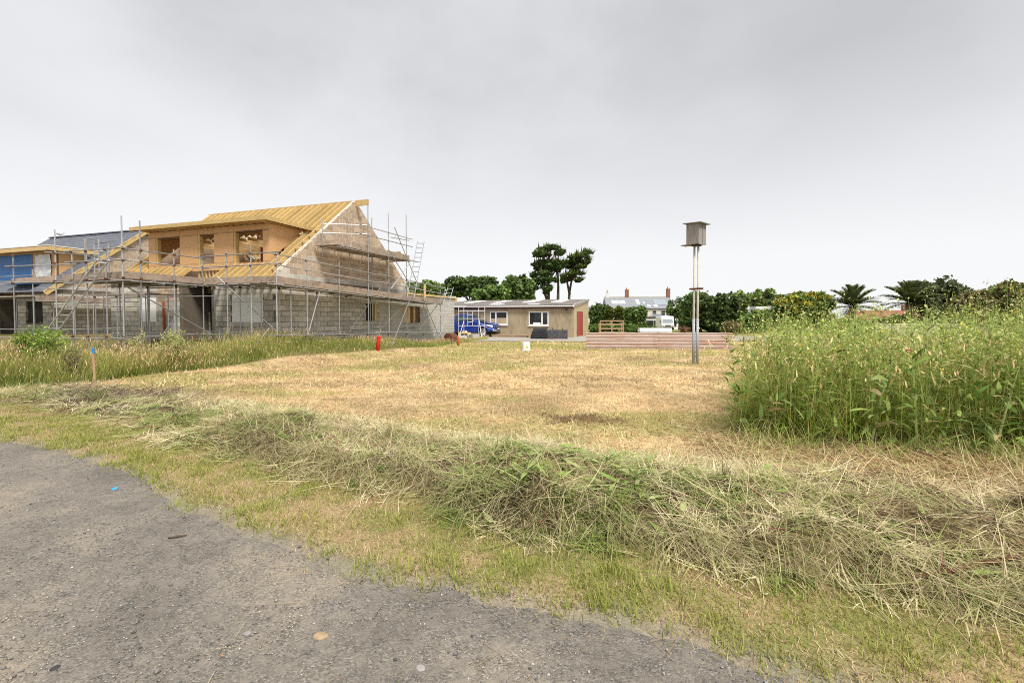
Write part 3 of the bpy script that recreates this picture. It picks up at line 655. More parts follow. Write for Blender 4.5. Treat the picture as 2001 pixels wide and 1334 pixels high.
# front run
fx = [.08, -1.12, -2.38]
for x, tp in zip(fx, (4.3, 4.15, 4.1)): S.t('standard', (x, -1.3, .2), (x, -1.3, tp)); S.c((x, -1.33, Z), (x, -1.33, R1+.1), (x, -1.33, R2+.03), (x, -1.33, ZB))
for x in (-.5, -1.6, -3.0, 1.0): S.t('standard', (x, -.32, .4), (x, -.32, Z)); S.c((x, -.32, Z-.06))
for zr, nm in ((R1+.06, 'guard_rail'), (R2+.02, 'guard_rail')): S.t(nm, (-2.6, -1.35, zr), (1.6, -1.35, zr+.03))
S.t('ledger', (-2.6, -1.35, Z-.06), (.4, -1.35, Z-.07)); S.t('ledger', (-1.0, -1.38, Z-.02), (1.7, -1.38, Z-.08)); S.t('ledger', (-3.2, -.3, Z-.08), (1.5, -.3, Z-.1)); S.t('ledger', (-5.5, -1.36, ZB+.02), (1.6, -1.36, ZB)); S.t('ledger', (-3.5, -.3, ZB+.08), (1.2, -.3, ZB+.02))
for x in (-2.2, -1.2, -.2, .7): S.t('transom', (x, -1.6, Z-.03), (x, -.05, Z-.03))
for k in range(5): S.board((-2.6, -1.2+k*.232, Z+.01), (1.2, -1.2+k*.232, Z+.01))
S.board((-2.3, -1.255, Z+.145), (.15, -1.255, Z+.15), .038, .225, name='toe_board'); S.board((.17, -1.255, Z+.145), (1.2, -1.255, Z+.13), .038, .225, name='toe_board')
S.t('brace', (-1.5, -1.42, 3.2), (.45, -.5, 1.05)); S.t('brace', (1.15, -2.2, .5), (.6, -1.0, 1.2))
# loading bay out in front
bys = [-2.42, -3.56, -4.12]
for y, tp in zip(bys, (4.12, 4.95, 5.0)): S.t('standard', (-2.38, y, .2), (-2.38, y, tp)); S.c((-2.35, y, Z+.03), (-2.35, y, R1), (-2.35, y, R2), (-2.35, y, ZB))
for x, tp in ((-3.2, 3.98), (-4.2, 4.35), (-4.98, 3.98), (-5.9, 4.75), (-8.4, 3.98)): S.t('standard', (x, -4.12, .2), (x, -4.12, tp)); S.c((x, -4.15, Z), (x, -4.15, R1), (x, -4.15, R2), (x, -4.15, ZB))
for x in (-3.3, -4.9): 
    for y in (-2.7, -1.7): S.t('standard', (x, y, .3), (x, y, Z-.04)); S.c((x, y, Z-.1))
for zr, nm in ((R1, 'guard_rail'), (R2, 'guard_rail')):
    S.t(nm, (-2.35, -4.5, zr), (-2.35, -1.0, zr)); S.t(nm, (-5.3, -4.17, zr+.02), (-2.1, -4.17, zr))
    S.t(nm, (-8.8, -4.17, zr+.0), (-4.7, -4.17, zr-.06)) if zr == R2 else S.t(nm, (-6.4, -4.17, zr+.05), (-4.1, -4.1, zr-.15))
S.t('ledger', (-2.33, -4.5, Z-.06), (-2.33, -1.1, Z-.06)); S.t('ledger', (-5.4, -4.16, Z-.09), (-2.0, -4.16, Z-.06)); S.t('ledger', (-8.8, -4.16, Z+.02), (-4.4, -4.16, Z-.05)); S.t('ledger', (-9.5, -4.16, ZB-.1), (-2.0, -4.16, ZB-.05)); S.t('ledger', (-2.34, -4.5, ZB-.02), (-2.34, -1.0, ZB+.03)); S.t('ledger', (-5.5, -2.9, Z-.12), (-2.2, -2.9, Z-.12)); S.t('ledger', (-5.5, -1.7, Z-.12), (-2.2, -1.7, Z-.12))
for y in (-3.95, -3.2, -2.4, -1.6): S.t('transom', (-5.6, y, Z-.03), (-2.2, y, Z-.03))
for k in range(13): S.board((-5.45, -4.0+k*.232, Z+.015), (-2.42, -4.0+k*.232, Z+.015))
for k in range(4): S.board((-8.7, -4.0+k*.232, Z+.05), (-5.47, -4.0+k*.232, Z+.03))
S.board((-2.42, -4.05, Z+.145), (-2.42, -1.3, Z+.145), .038, .235, name='toe_board'); S.board((-4.55, -4.07, Z+.125), (-2.45, -4.07, Z+.145), .038, .20, name='toe_board'); S.board((-5.6, -4.07, Z+.125), (-4.6, -4.07, Z+.145), .038, .20, name='toe_board'); S.board((-8.6, -4.07, Z+.10), (-6.1, -4.07, Z+.13), .038, .15, name='toe_board')
S.t('brace', (-2.8, -3.9, 2.75), (-2.0, -1.2, .9)); S.t('brace', (-3.4, -2.2, .9), (-3.1, -1.9, 1.6)); 
for x0, x1, y in ((-4.27, -3.72, -4.12), (-5.06, -4.45, -3.4)):      # lifting gate hoops of the loading bay
    z1 = 4.32
    S.t('gate_post', (x0, y, Z), (x0, y, z1)); S.t('gate_post', (x1, y+.1, Z), (x1, y+.1, z1+.05)); S.t('gate_rail', (x0-.05, y, z1), (x1+.05, y+.1, z1+.05)); S.t('gate_rail', (x0, y, R1-.2), (x1, y+.1, R1-.2))
# lower run along the front of the house, left part, and masts behind
S.t('ledger', (-10.4, -1.3, 2.55), (-3.0, -1.3, 2.52)); S.t('ledger', (-10.4, -.3, 2.5), (-3.0, -.3, 2.5))
for k in range(4): S.board((-9.8, -1.2+k*.232, 2.6), (-5.3, -1.2+k*.232, 2.6))
for x in (-6.0, -7.4, -8.8, -10.2): S.t('standard', (x, -1.3, .3), (x, -1.3, 2.6)); S.c((x, -1.33, 2.5)); S.t('standard', (x+.3, -.35, .4), (x+.3, -.35, 2.6))
S.t('standard', (-8.1, 10.9, .3), (-8.1, 10.9, 8.75)); S.t('standard', (-7.0, 10.9, .3), (-7.0, 10.9, 8.25)); S.t('standard', (-9.6, 9.9, .3), (-9.6, 9.9, 5))

# second scaffold, in front of the slate roofed house
T = Scaf('scaffold', 'darker tube scaffold below the blue membrane at the left edge', -18.7, 2.2)
for x in np.arange(1.3, -7, -1.7):
    T.t('standard', (x, -1.5, .3), (x+jit(.03), -1.5, 4.2 if int(x*4) % 2 else 3.6)); T.t('standard', (x-.3, -.5, .3), (x-.3, -.5, 2.75)); T.c((x, -1.53, 2.75), (x, -1.53, 3.5))
for z in (2.72, 3.45, 3.85, ZB): T.t('ledger' if z < 3 else 'guard_rail', (-8, -1.55, z), (1.6, -1.55, z+.02))
T.t('ledger', (-8, -.5, 2.7), (1.5, -.5, 2.7)); T.t('ledger', (1.35, -1.5, 2.5), (1.35, 9.5, 2.42)); T.t('guard_rail', (1.35, -1.5, 3.2), (1.35, 9.0, 3.1)); T.t('ledger', (1.35, -1.5, ZB), (1.35, 9.5, ZB))
for k in range(5):
    T.board((-8, -1.42+k*.232, 2.77), (1.2, -1.42+k*.232, 2.77)); T.board((.28+k*.232, -1.4, 2.5), (.28+k*.232, 9.4, 2.42))
T.board((1.25, -1.4, 2.65), (1.25, 9.2, 2.57), .038, .3, name='toe_board')
for y in (1.2, 3.4, 5.6, 7.8): T.t('standard', (1.35, y, .3), (1.35, y, 3.4)); T.c((1.33, y, 2.5))
for i in range(3): T.board((-7.9, -1.6, 3.0+i*.17), (-3.6, -1.6, 3.0+i*.17), .03, .09, name='guard_board', m='timber_pale')
for x in (-7.2, -5.4, -3.8): T.board((x, -1.63, 2.8), (x, -1.63, 3.45), .09, .03, up=(0,1,0), name='guard_post', m='timber_pale')
T.t('standard', (-1.5, 11, .3), (-1.5, 11, 7.9)); T.t('standard', (-3.8, 11, .3), (-3.8, 11, 7.3)); T.t('brace', (-6.5, -1.45, .8), (-8, -1.2, 1.7))

def ladder(p0, p1, wv, n, label, m='alu'):
    r = empty('ladder', p0, 0, label, 'ladder'); d = Vector(p1) - Vector(p0); wv = Vector(wv)
    for s in (-1, 1): MB().bar(wv*s/2, d + wv*s/2, .035, .075, wv.cross(d)).build('stile', m, r)
    for k in range(n):
        q = d * ((k + .6)/n); MB().bar(q - wv/2, q + wv/2, .04, .035).build('rung', m, r)
def hp(a, b, z): return from_house(a, b, z)
ladder(hp(-5.70, -4.75, .45), hp(-2.85, -4.4, 3.52), (.24, .16, 0), 14, 'pale aluminium ladder leaning up to the loading platform in front')
ladder(hp(1.6, 7.6, 2.6), hp(1.5, 9.0, 6.0), (.36, .14, 0), 12, 'slim ladder rising to the high gable platform', 'ladder_grey')
ladder(hp(1.6, 10.7, .4), hp(1.5, 12.9, 3.6), (.34, .14, 0), 11, 'ladder at the far end of the gable scaffold', 'ladder_grey')
# gull on the slate ridge
gr = empty('gull', from_house(-18.7-9.1, 2.2+HALF, RIDGE+.07), R(10), 'white gull perched on the slate roof ridge', 'bird')
b = MB(); ps = [(-.26,.20),(-.15,.17),(0,.16),(.13,.19),(.20,.27),(.25,.30),(.31,.285)]; rd = [.012,.055,.085,.075,.05,.042,.01]
b.path([(x, 0, z) for x, z in ps], rd, 8).build('body', 'gull_white', gr, True)
MB().prism([(-.32,.20),(-.1,.245),(.1,.23),(.08,.17),(-.1,.16)], 'y', -.088, -.07).build('wing', 'gull_grey', gr); MB().prism([(-.32,.20),(-.1,.245),(.1,.23),(.08,.17),(-.1,.16)], 'y', .07, .088).build('wing', 'gull_grey', gr)
for s in (-.03, .03): MB().tube((0, s, 0), (0, s, .1), .008).build('leg', 'terracotta', gr)

# ------------------------------------------------------------------ shed
SA = R(17.5); SC = (4.82, 35.6)
def shed_pt(a, b, z=0): return (SC[0] + a*math.cos(SA) + b*math.sin(SA), SC[1] - a*math.sin(SA) + b*math.cos(SA), z)
sh = empty('shed', shed_pt(0, 0), -SA, 'long low rendered shed with corrugated roof and two white windows', 'shed')
SL, SD, SF, SB = 12.5, 8.2, 2.50, 3.22
sops = [(-6.95, -5.45, 1.0, 2.08), (-3.62, -2.02, .96, 2.06)]
b = MB(); slab(b, 'y', -SL, 0, -.3, SF, sops, 0, .2); b.build('front_wall', 'render_wall', sh)
b = MB(); zz_ = lambda y: SF + (SB-SF)*y/SD
b.prism([(.2, -.3), (1.5, -.3), (1.5, 2.1), (4.7, 2.1), (4.7, -.3), (SD, -.3), (SD, SB), (.2, zz_(.2))], 'x', -.2, -.003).build('side_wall', 'render_side', sh)
part('rear_wall', 'render_side', sh, (-SL, -.2, SD-.2, SD-.002, -.3, SB-.05)); part('end_wall', 'render_wall', sh, (-SL, -SL+.2, .2, SD-.2, -.3, SF)); part('floor', 'yard_gravel', sh, (-SL+.2, -.2, .2, SD-.2, -.2, .02))
for o in sops:
    fr = MB(); t_ = .07; mid = o[0] + (.5 if o is sops[0] else 1.08)
    fr.box(o[0]-.02, o[0]+t_, -.03, .08, o[2]-.02, o[3]+.02); fr.box(o[1]-t_, o[1]+.02, -.03, .08, o[2]-.02, o[3]+.02)
    fr.box(o[0]+t_, o[1]-t_, -.03, .08, o[3]-t_, o[3]+.02); fr.box(o[0]+t_, o[1]-t_, -.03, .08, o[2]-.02, o[2]+t_+.02); fr.box(mid-.06, mid+.06, -.028, .078, o[2]+t_, o[3]-t_)
    wd = fr.build('window', 'upvc', sh)
    for a0, a1 in ((o[0]+t_, mid-.06), (mid+.06, o[1]-t_)): part('pane', 'pane', wd, (a0, a1, .02, .03, o[2]+t_, o[3]-t_))
    part('sill', 'upvc', wd, (o[0]-.08, o[1]+.08, -.09, -.031, o[2]-.07, o[2]-.025))
o = sops[0]; part('blind', 'render_side', sh, (o[0]+.6, o[1]-.08, .012, .019, o[2]+.1, o[2]+.56)); part('blind', 'render_side', sh, (o[0]+.08, o[0]+.42, .012, .019, o[2]+.1, o[2]+.52))
o = sops[1]; part('box', 'white_sheet', sh, (o[0]+.35, o[0]+.95, .011, .019, o[2]+.1, o[2]+.24))
# corrugated roof
b = MB(); nxr = 260; xs = np.linspace(-SL-.1, .18, nxr); wv = .025*np.sin(xs*2*math.pi/.146)
vs = [(float(x), yy, zz_(yy) + .10 + float(q)) for yy in (-.28, SD/2, SD+.2) for x, q in zip(xs, wv)]
b.add(vs, [(j*nxr+i, j*nxr+i+1, (j+1)*nxr+i+1, (j+1)*nxr+i) for j in range(2) for i in range(nxr-1)]); b.build('roof', 'asbestos', sh)
for x0, y0, y1 in ((-10.9, 3.6, 7.6), (-8.1, 3.4, 7.4), (-5.3, 3.4, 7.6), (-2.6, 3.4, 7.3), (-7.3, .5, 2.0), (-4.0, .5, 1.6)):
    n = 30; xs = np.linspace(x0, x0+1.0, n); vs = [(float(x), yy, zz_(yy)+.118+.025*math.sin(x*2*math.pi/.146)) for yy in (y0, y1) for x in xs]
    MB().add(vs, [(i, i+1, n+i+1, n+i) for i in range(n-1)]).build('rooflight', 'skylight', sh)
part('fascia', 'fascia_red', sh, (-SL, .02, -.06, -.003, SF-.22, SF-.02)); part('gutter', 'upvc', sh, (-SL, .1, -.30, -.18, SF-.05, SF+.04))
MB().bar((.03, -.3, SF+.0), (.03, SD+.1, SB+.03), .05, .20).build('bargeboard', 'white_wall', sh)
for k in range(2):
    d_ = part('door', 'red_door', sh, (-.05, .02, 1.53+k*1.58, 3.09+k*1.58, .02, 2.08))
    for z in (.4, 1.7): part('hinge', 'steel_dark', d_, (.021, .03, 1.55+k*2.75, 1.9+k*2.75, z, z+.05))
for k in range(4): part('plank', 'red_door', d_, (.0205, .026, 3.3+k*.37, 3.315+k*.37, .03, 2.07))
l_ = MB().box(-.62, -.5, -.2, -.01, 2.16, 2.25).box(-.59, -.53, -.12, -.005, 2.25, 2.30).build('lamp', 'black_plastic', sh)
sg = part('sign', 'upvc', sh, (-10.75, -10.35, -.02, -.004, 1.5, 2.0)); part('sign_face', 'red_plastic', sg, (-10.7, -10.4, -.03, -.021, 1.66, 1.94))
# planks and kerb along the shed foot
pk = empty('plank_stack', shed_pt(-4.9, -1.0, gz(*shed_pt(-4.9, -1.0)[:2])+.03), -SA, 'low stack of weathered planks on the yard beside the pickup', 'planks')
for i in range(3):
    for j in range(3): part('plank', 'old_board' if (i+j) % 2 else 'stake_wood', pk, (-1.4+jit(.08), 1.5+jit(.15), -.4+j*.27, -.15+j*.27, i*.075, i*.075+.06))

# ------------------------------------------------------------------ pickup truck (front to +x)
def build_pickup(loc, rz):
    t = empty('pickup_truck', loc, rz, 'blue double cab pickup truck parked beside the rendered shed', 'pickup')
    def arch(cx, r, n=10): return [(cx + r*math.cos(a), .40 + r*math.sin(a)) for a in np.linspace(0, math.pi, n)]
    pr = [(5.32, .52), (5.36, .62), (5.34, .90), (5.22, 1.02), (4.9, 1.10), (4.05, 1.20), (3.75, 1.21), (1.75, 1.16), (1.7, 1.17), (.02, 1.17), (0, .60), (.04, .52)]
    low = pr[::-1] + []                      # rear bottom ... to front bottom over the top
    bottom = [(4.86, .48)] + arch(4.42, .44) + [(3.9, .42), (1.75, .42)] + arch(1.15, .44) + [(.6, .48)]
    poly = low[::-1]
    poly = [(p[0], p[1]) for p in low] + bottom
    b = MB(); n = len(poly)
    def wid(x, z):
        w_ = .925 - .05*max(0, (z - .95)/.3) - .18*max(0, (x - 4.75)/.6)**1.6
        return w_
    vs = [(p[0]-2.65, -wid(*p), p[1]) for p in poly] + [(p[0]-2.65, wid(*p), p[1]) for p in poly]
    b.add(vs, [tuple(range(n)), tuple(range(2*n-1, n-1, -1))] + [(i, n+i, n+(i+1) % n, (i+1) % n) for i in range(n)])
    body = b.build('body', 'truck_blue', t)
    cab = MB(); cp = [(1.74, 1.16), (1.92, 1.70), (2.2, 1.80), (3.0, 1.81), (3.25, 1.76), (4.08, 1.20)]
    vs = []
    for s in (-1, 1):
        for x, z in cp: vs.append((x-2.65, s*(.86 - .22*max(0, (z-1.16))/.65), z))
    n = len(cp); cab.add(vs, [tuple(range(n)), tuple(range(2*n-1, n-1, -1))] + [(i, n+i, n+(i+1) % n, (i+1) % n) for i in range(n)])
    cab = cab.build('cab', 'truck_blue', t, bevel=.025)
    def pane(name, pts, m='car_glass', s=-1, off=.004):
        v_ = [(x-2.65, s*(.86 - .22*(z-1.16)/.65 + off + .018), z) for x, z in pts]
        MB().add(v_ + [(p[0], p[1]-s*.03, p[2]) for p in v_], [tuple(range(len(v_)))] + [tuple(range(2*len(v_)-1, len(v_)-1, -1))] + [(i, len(v_)+i, len(v_)+(i+1) % len(v_), (i+1) % len(v_)) for i in range(len(v_))]).build(name, m, cab)
    for s in (-1, 1):
        pane('side_window', [(1.98, 1.26), (2.05, 1.64), (2.25, 1.71), (2.72, 1.72), (2.74, 1.24)], s=s)
        pane('side_window', [(2.82, 1.24), (2.80, 1.72), (3.05, 1.71), (3.25, 1.64), (3.72, 1.26)], s=s)
    ws = MB(); a = [(3.30, 1.745), (4.05, 1.235)]; nrm = Vector((.51, 0, .75)).normalized()*.03
    q = [(a[0][0]-2.65, -.60, a[0][1]), (a[0][0]-2.65, .60, a[0][1]), (a[1][0]-2.65, .76, a[1][1]), (a[1][0]-2.65, -.76, a[1][1])]
    ws.add([tuple(Vector(p) + nrm) for p in q] + q, [(0,1,2,3), (7,6,5,4), (0,4,5,1), (1,5,6,2), (2,6,7,3), (3,7,4,0)]).build('windscreen', 'car_glass', cab)
    MB().box(2.05-2.65-.06, 2.05-2.65, -.55, .55, 1.28, 1.62).build('rear_window', 'car_glass', cab)
    part('bed_floor', 'black_plastic', body, (.08-2.65, 1.68-2.65, -.74, .74, 1.171, 1.18))
    for s in (-1, 1):
        for cx in (4.42, 1.15):
            wh = empty('wheel', (cx-2.65, s*.80, .38), 0)
            wh.parent = t; wh.name = 'wheel'
            b = MB(); pf = [(.27, -.12), (.355, -.12), (.38, -.09), (.38, .09), (.355, .12), (.27, .12)]; b.lathe(pf, n=24)
            tm = b.build('tyre', 'rubber', wh, True); tm.rotation_euler = (R(90), 0, 0)
            b = MB(); b.lathe([(.255, -.02), (.275, .09), (.255, .10), (.24, .04)], n=24)
            for k in range(6):
                an = k*math.pi/3; b.bar((.03*math.cos(an), .03*math.sin(an), .085), (.255*math.cos(an), .255*math.sin(an), .085), .085, .03)
            b.lathe([(.06, .05), (.06, .105), (.03, .115)], n=12)
            rm = b.build('rim', 'chrome', wh); rm.rotation_euler = (R(90) if s < 0 else R(-90), 0, 0)
            dk = MB().lathe([(.25, .0), (.25, .03)], n=20).build('hub', 'steel_dark', wh); dk.rotation_euler = rm.rotation_euler; dk.location = (0, s*.093, 0); rm.location = (0, s*.045, 0)
            ar = MB()
            for k in range(12):
                a0, a1 = math.pi*k/12, math.pi*(k+1)/12
                ar.bar((cx-2.65+.445*math.cos(a0), s*.915, .40+.445*math.sin(a0)), (cx-2.65+.445*math.cos(a1), s*.915, .40+.445*math.sin(a1)), .05, .05)
            ar.build('wheel_arch', 'truck_blue', body)
        hl = MB(); hl.add([(4.62-2.65, s*.885, .98), (5.15-2.65, s*.80, .95), (5.30-2.65, s*.62, .92), (5.31-2.65, s*.60, .76), (5.18-2.65, s*.80, .78), (4.82-2.65, s*.90, .88)], [(0,1,4,5), (1,2,3,4)])
        m_ = hl.build('headlight', 'headlamp', body); sm_ = m_.modifiers.new('t', 'SOLIDIFY'); sm_.thickness = .04; sm_.offset = 0
        part('fog_lamp', 'headlamp', body, (5.18-2.65, 5.30-2.65, s*.72-.07, s*.72+.07, .55, .66))
        mr = MB().box(3.55-2.65, 3.72-2.65, s*1.02-.12, s*1.02+.10, 1.20, 1.37).build('mirror', 'chrome', cab, bevel=.03)
        MB().bar((3.62-2.65, s*.80, 1.22), (3.62-2.65, s*.98, 1.24), .05, .05).build('mirror_arm', 'black_plastic', mr)
        for hx in (2.15, 3.0): part('door_handle', 'chrome', body, (hx-2.65, hx+.17-2.65, s*.915-.012, s*.915+.012, 1.01, 1.05))
        for hx in (1.80, 2.78, 3.86): part('door_seam', 'black_plastic', body, (hx-2.65, hx+.012-2.65, s*.926-.004, s*.926+.004, .50, 1.12))
        part('side_step', 'steel_dark', t, (1.7-2.65, 3.9-2.65, s*.88-.06, s*.88+.06, .34, .42))
        MB().path([(.75-2.65, s*.72, 1.17), (1.35-2.65, s*.66, 1.62), (1.60-2.65, s*.62, 1.68)], [.04, .04, .04], 8).build('roll_bar', 'chrome', body)
    MB().tube((1.45-2.65, -.66, 1.64), (1.45-2.65, .66, 1.64), .04).build('roll_bar', 'chrome', body)
    g_ = MB().box(5.30-2.65, 5.375-2.65, -.52, .52, .72, .95).build('grille', 'steel_dark', body, bevel=.02)
    for z in (.77, .83, .89): part('grille_bar', 'chrome', g_, (5.376-2.65, 5.385-2.65, -.5, .5, z, z+.025))
    MB().box(5.386-2.65, 5.395-2.65, -.11, .11, .795, .885).build('badge', 'truck_blue', g_)
    MB().box(5.16-2.65, 5.42-2.65, -.74, .74, .44, .60).build('bumper', 'chrome', body, bevel=.03); part('intake', 'black_plastic', body, (5.30-2.65, 5.425-2.65, -.40, .40, .50, .58))
    part('number_plate', 'upvc', body, (5.426-2.65, 5.432-2.65, -.26, .26, .605, .70))
    part('underbody', 'black_plastic', t, (.3-2.65, 5.0-2.65, -.6, .6, .28, .50)); part('scuttle', 'black_plastic', cab, (4.06-2.65, 4.2-2.65, -.7, .7, 1.195, 1.215))
    return t
PX, PY = -3.75, 37.6
build_pickup((PX, PY, gz(PX, PY)+.04), -R(17))

# ------------------------------------------------------------------ things on the site
# white access tower frame in front of the pickup
fx0, fy0 = -4.1, 35.0; ft = empty('access_tower', (fx0, fy0, gz(fx0, fy0)), -R(4), 'white aluminium access tower frame standing in front of the blue pickup', 'tower frame')
W_ = 2.02
for x in (0, W_):
    for y in (0,): MB().tube((x, y, .05), (x, y, 2.35), .021).build('upright', 'upvc', ft)
for x in (.40, 1.55): MB().tube((x, .02, .3), (x, .02, 2.35), .019).build('upright', 'upvc', ft)
for x in (.70, 1.07): MB().tube((x, .02, .95), (x, .02, 2.05), .016).build('upright', 'upvc', ft)
for z in (.35, .95, 1.5, 2.08):
    MB().tube((0, 0, z), (W_, 0, z), .019).build('rail', 'upvc', ft)
    pass
for z in (1.23, 1.8): MB().tube((.70, .03, z), (1.07, .03, z), .02).build('rung', 'upvc', ft)
for a, c in (((1.58, 0, 1.4), (1.85, -.5, .02)), ((.4, 0, 1.3), (.1, -.5, .02)), ((W_, 0, .4), (W_-.35, -.4, .02))): MB().tube(a, c, .022).build('outrigger', 'upvc', ft)
# stone rubble pile with plank
rx, ry = -3.55, 33.3; rp = empty('rubble_pile', (rx, ry, gz(rx, ry)), 0, 'heap of broken blocks and a yellow timber offcut beside the access tower', 'rubble')
for k in range(16):
    x, y = rnd.gauss(0, .42), rnd.gauss(0, .25); z = max(0, .55 - abs(x)*.8)*rnd.uniform(.5, 1); s_ = rnd.uniform(.12, .24)
    o = MB().box(-s_, s_, -s_*.6, s_*.6, -s_*.5, s_*.5).build('block', rnd.choice(['block_pale', 'stone_wall', 'block_grey']), rp, bevel=.03); o.location = (x, y, z+.08); o.rotation_euler = (rnd.uniform(-.4, .4), rnd.uniform(-.4, .4), rnd.uniform(0, 3))
MB().bar((-.35, -.35, .50), (.55, -.3, .48), .22, .07).build('plank', 'timber_pale', rp); part('slab', 'upvc', rp, (-.35, .3, -.62, -.5, .03, .27)); part('block', 'block_pale', rp, (.75, 1.2, -.5, -.25, .1, .38))
# rusty half drum
dx_, dy_ = -3.75, 27.9; dr = empty('rusty_drum', (dx_, dy_, gz(dx_, dy_)), R(62), 'rusty brown metal drum lying in the long grass by the wall end', 'drum')
b = MB(); n = 20; 
for (r0, r1) in ((.33, .31),):
    prof = [(.28, -.30), (.31, -.30), (.32, -.10), (.31, -.09), (.31, .09), (.32, .10), (.31, .30), (.28, .30)]
    b.lathe(prof, n=n)
o = b.build('shell', 'rust', dr, True); o.rotation_euler = (0, R(90), 0); o.location = (0, 0, .3)
for s in (-.32, .28):
    o = MB().lathe([(.31, 0), (.325, .02), (.31, .04)], n=20).build('rim', 'rust', dr); o.rotation_euler = (0, R(90), 0); o.location = (s, 0, .3)
def stake(name, x, y, h, r, m, lab, tilt, top=None, cat='stake'):
    z = gz(x, y); t = empty(name, (x, y, z), 0, lab, cat); t.rotation_euler = tilt
    b = MB()
    if cat == 'stake' and top: b.box(-r, r, -r*.6, r*.6, -.2, h-.12).build('shaft', m, t, bevel=.004); part('painted_top', top, t, (-r-.001, r+.001, -r*.6-.001, r*.6+.001, h-.118, h), bevel=.004)
    else:
        b.lathe([(r, -.15), (r, h-.02), (r*.8, h)], n=12).build('shaft', m, t, True); MB().lathe([(r*1.06, h-.10), (r*1.06, h-.06)], n=12).build('band', m, t)
    return t
stake('marker_stake', -9.05, 9.85, .92, .021, 'stake_wood', 'wooden survey stake with blue painted top at the long grass edge', (0, -.03, .3), 'stake_blue')
rs_ = stake('marker_post', -6.0, 20.3, .66, .085, 'red_plastic', 'short bright red plastic post by the scaffold corner brace', (.05, .10, 0), cat='post')
MB().tube((.0, 0, .6), (.06, 0, .95), .018).build('rod', 'galv', rs_)
stake('marker_post', -3.05, 25.8, .52, .075, 'terracotta', 'short orange clay pipe post beside the rusty drum', (0, -.06, 0), cat='post')
# white bucket upside down
bx_, by_ = .68, 21.9; bk = empty('bucket', (bx_, by_, gz(bx_, by_)), 0, 'white plastic bucket upturned on the mown field', 'bucket')
MB().lathe([(.20, 0), (.205, .02), (.195, .04), (.185, .10), (.168, .40), (.15, .425), (.0, .43)], n=24).build('body', 'bucket_white', bk, True)
MB().lathe([(.207, .0), (.212, .015), (.207, .03)], n=24).build('rim', 'bucket_white', bk, True); MB().lathe([(.193, .08), (.20, .09), (.191, .105)], n=24).build('rim', 'bucket_white', bk, True)
MB().prism([(-.02, .12), (.09, .12), (.09, .24), (-.02, .24)], 'y', -.186, -.178).build('sticker', 'sticker_yellow', bk)
# black covered crate and loader bucket before the shed
cx_, cy_ = 2.0, 33.6; cv = empty('covered_stack', (cx_, cy_, gz(cx_, cy_)+.03), -R(8), 'stack under a black tarpaulin against the shed wall', 'covered stack')
b = MB(); q = [(-.62, -.4, 0), (.62, -.42, 0), (.60, .4, 0), (-.6, .4, 0), (-.50, -.28, .52), (.60, -.34, .72), (.56, .34, .80), (-.44, .3, .74)]
b.add(q, [(0,1,5,4), (1,2,6,5), (2,3,7,6), (3,0,4,7), (4,5,6,7)]); o = b.build('tarpaulin', 'black_plastic', cv)
import bmesh
bm = bmesh.new(); bm.from_mesh(o.data); bmesh.ops.subdivide_edges(bm, edges=bm.edges[:], cuts=6, use_grid_fill=True)
for v in bm.verts: v.co += Vector((rnd.uniform(-.018, .018), rnd.uniform(-.018, .018), rnd.uniform(-.015, .015)))
bm.to_mesh(o.data); bm.free()
for p in o.data.polygons: p.use_smooth = True
part('pallet', 'old_board', cv, (-.55, .55, -.36, .36, 0, .1)); MB().path([(-.61, -.415, .12), (.0, -.43, .10), (.62, -.44, .12)], [.012]*3).build('rope', 'rubber', cv)
lx_, ly_ = 3.35, 33.5; lb = empty('loader_bucket', (lx_, ly_, gz(lx_, ly_)+.03), -R(6), 'worn dark steel digger bucket lying beside the tarpaulin stack', 'digger bucket')
prof = [(-.35, .05), (-.42, .08), (-.30, .62), (-.10, .66), (.25, .55), (.38, .25), (.30, .03)]
b = MB(); n = len(prof)
for s in (-.72, .72): b.prism(prof, 'x', s-.015, s+.015)
b.build('side_plate', 'steel_dark', lb)
b = MB(); b.add([(s, y, z) for s in (-.70, .70) for y, z in prof[1:]], [(i, i+1, n-1+i+1, n-1+i) for i in range(n-2)]); o = b.build('shell', 'steel_dark', lb); sm_ = o.modifiers.new('s', 'SOLIDIFY'); sm_.thickness = .02
MB().box(-.74, .74, -.47, -.36, .02, .08).build('cutting_edge', 'rust', lb); 
for s in (-.38, .38): MB().prism([(.1, .5), (-.05, .78), (.12, .80), (.3, .5)], 'x', s-.02, s+.02).build('bracket', 'steel_dark', lb)
# corrugated sheets on edge
def corr(x0, y0, ln, rz, m, label, h=.84):
    r = empty('corrugated_sheet', (x0, y0, gz(x0+ln/2, y0) - .02), rz, label, 'metal sheet', 'rusty corrugated sheets set on edge')
    prof = []; z = 0.0
    while z < h:
        prof += [(0, z), (0, z+.105), (.028, z+.125), (.028, z+.145), (0, z+.165)]; z += .167
    prof = [p for p in prof if p[1] <= h] ; n = 14; vs = []
    for i in range(n+1):
        x = ln*i/n
        for d, zq in prof: vs.append((x, -d + .015*math.sin(x*1.3+zq*3) + zq*.10, zq + .012*math.sin(x*.8)))
    k = len(prof); b = MB().add(vs, [(i*k+j, (i+1)*k+j, (i+1)*k+j+1, i*k+j+1) for i in range(n) for j in range(k-1)])
    o = b.build('sheet', m, r); s_ = o.modifiers.new('s', 'SOLIDIFY'); s_.thickness = .004
    for x in (.3, ln/2, ln-.3): MB().box(x-.04, x+.04, .12, .2, -.2, h-.06).build('prop', 'old_board', r)
    for k2 in range(5):
        part('rib_edge', 'corr_grey', o, (0.02, ln-.02, -.034, -.0285, .128+k2*.167-.002, .128+k2*.167+.012))
    return r
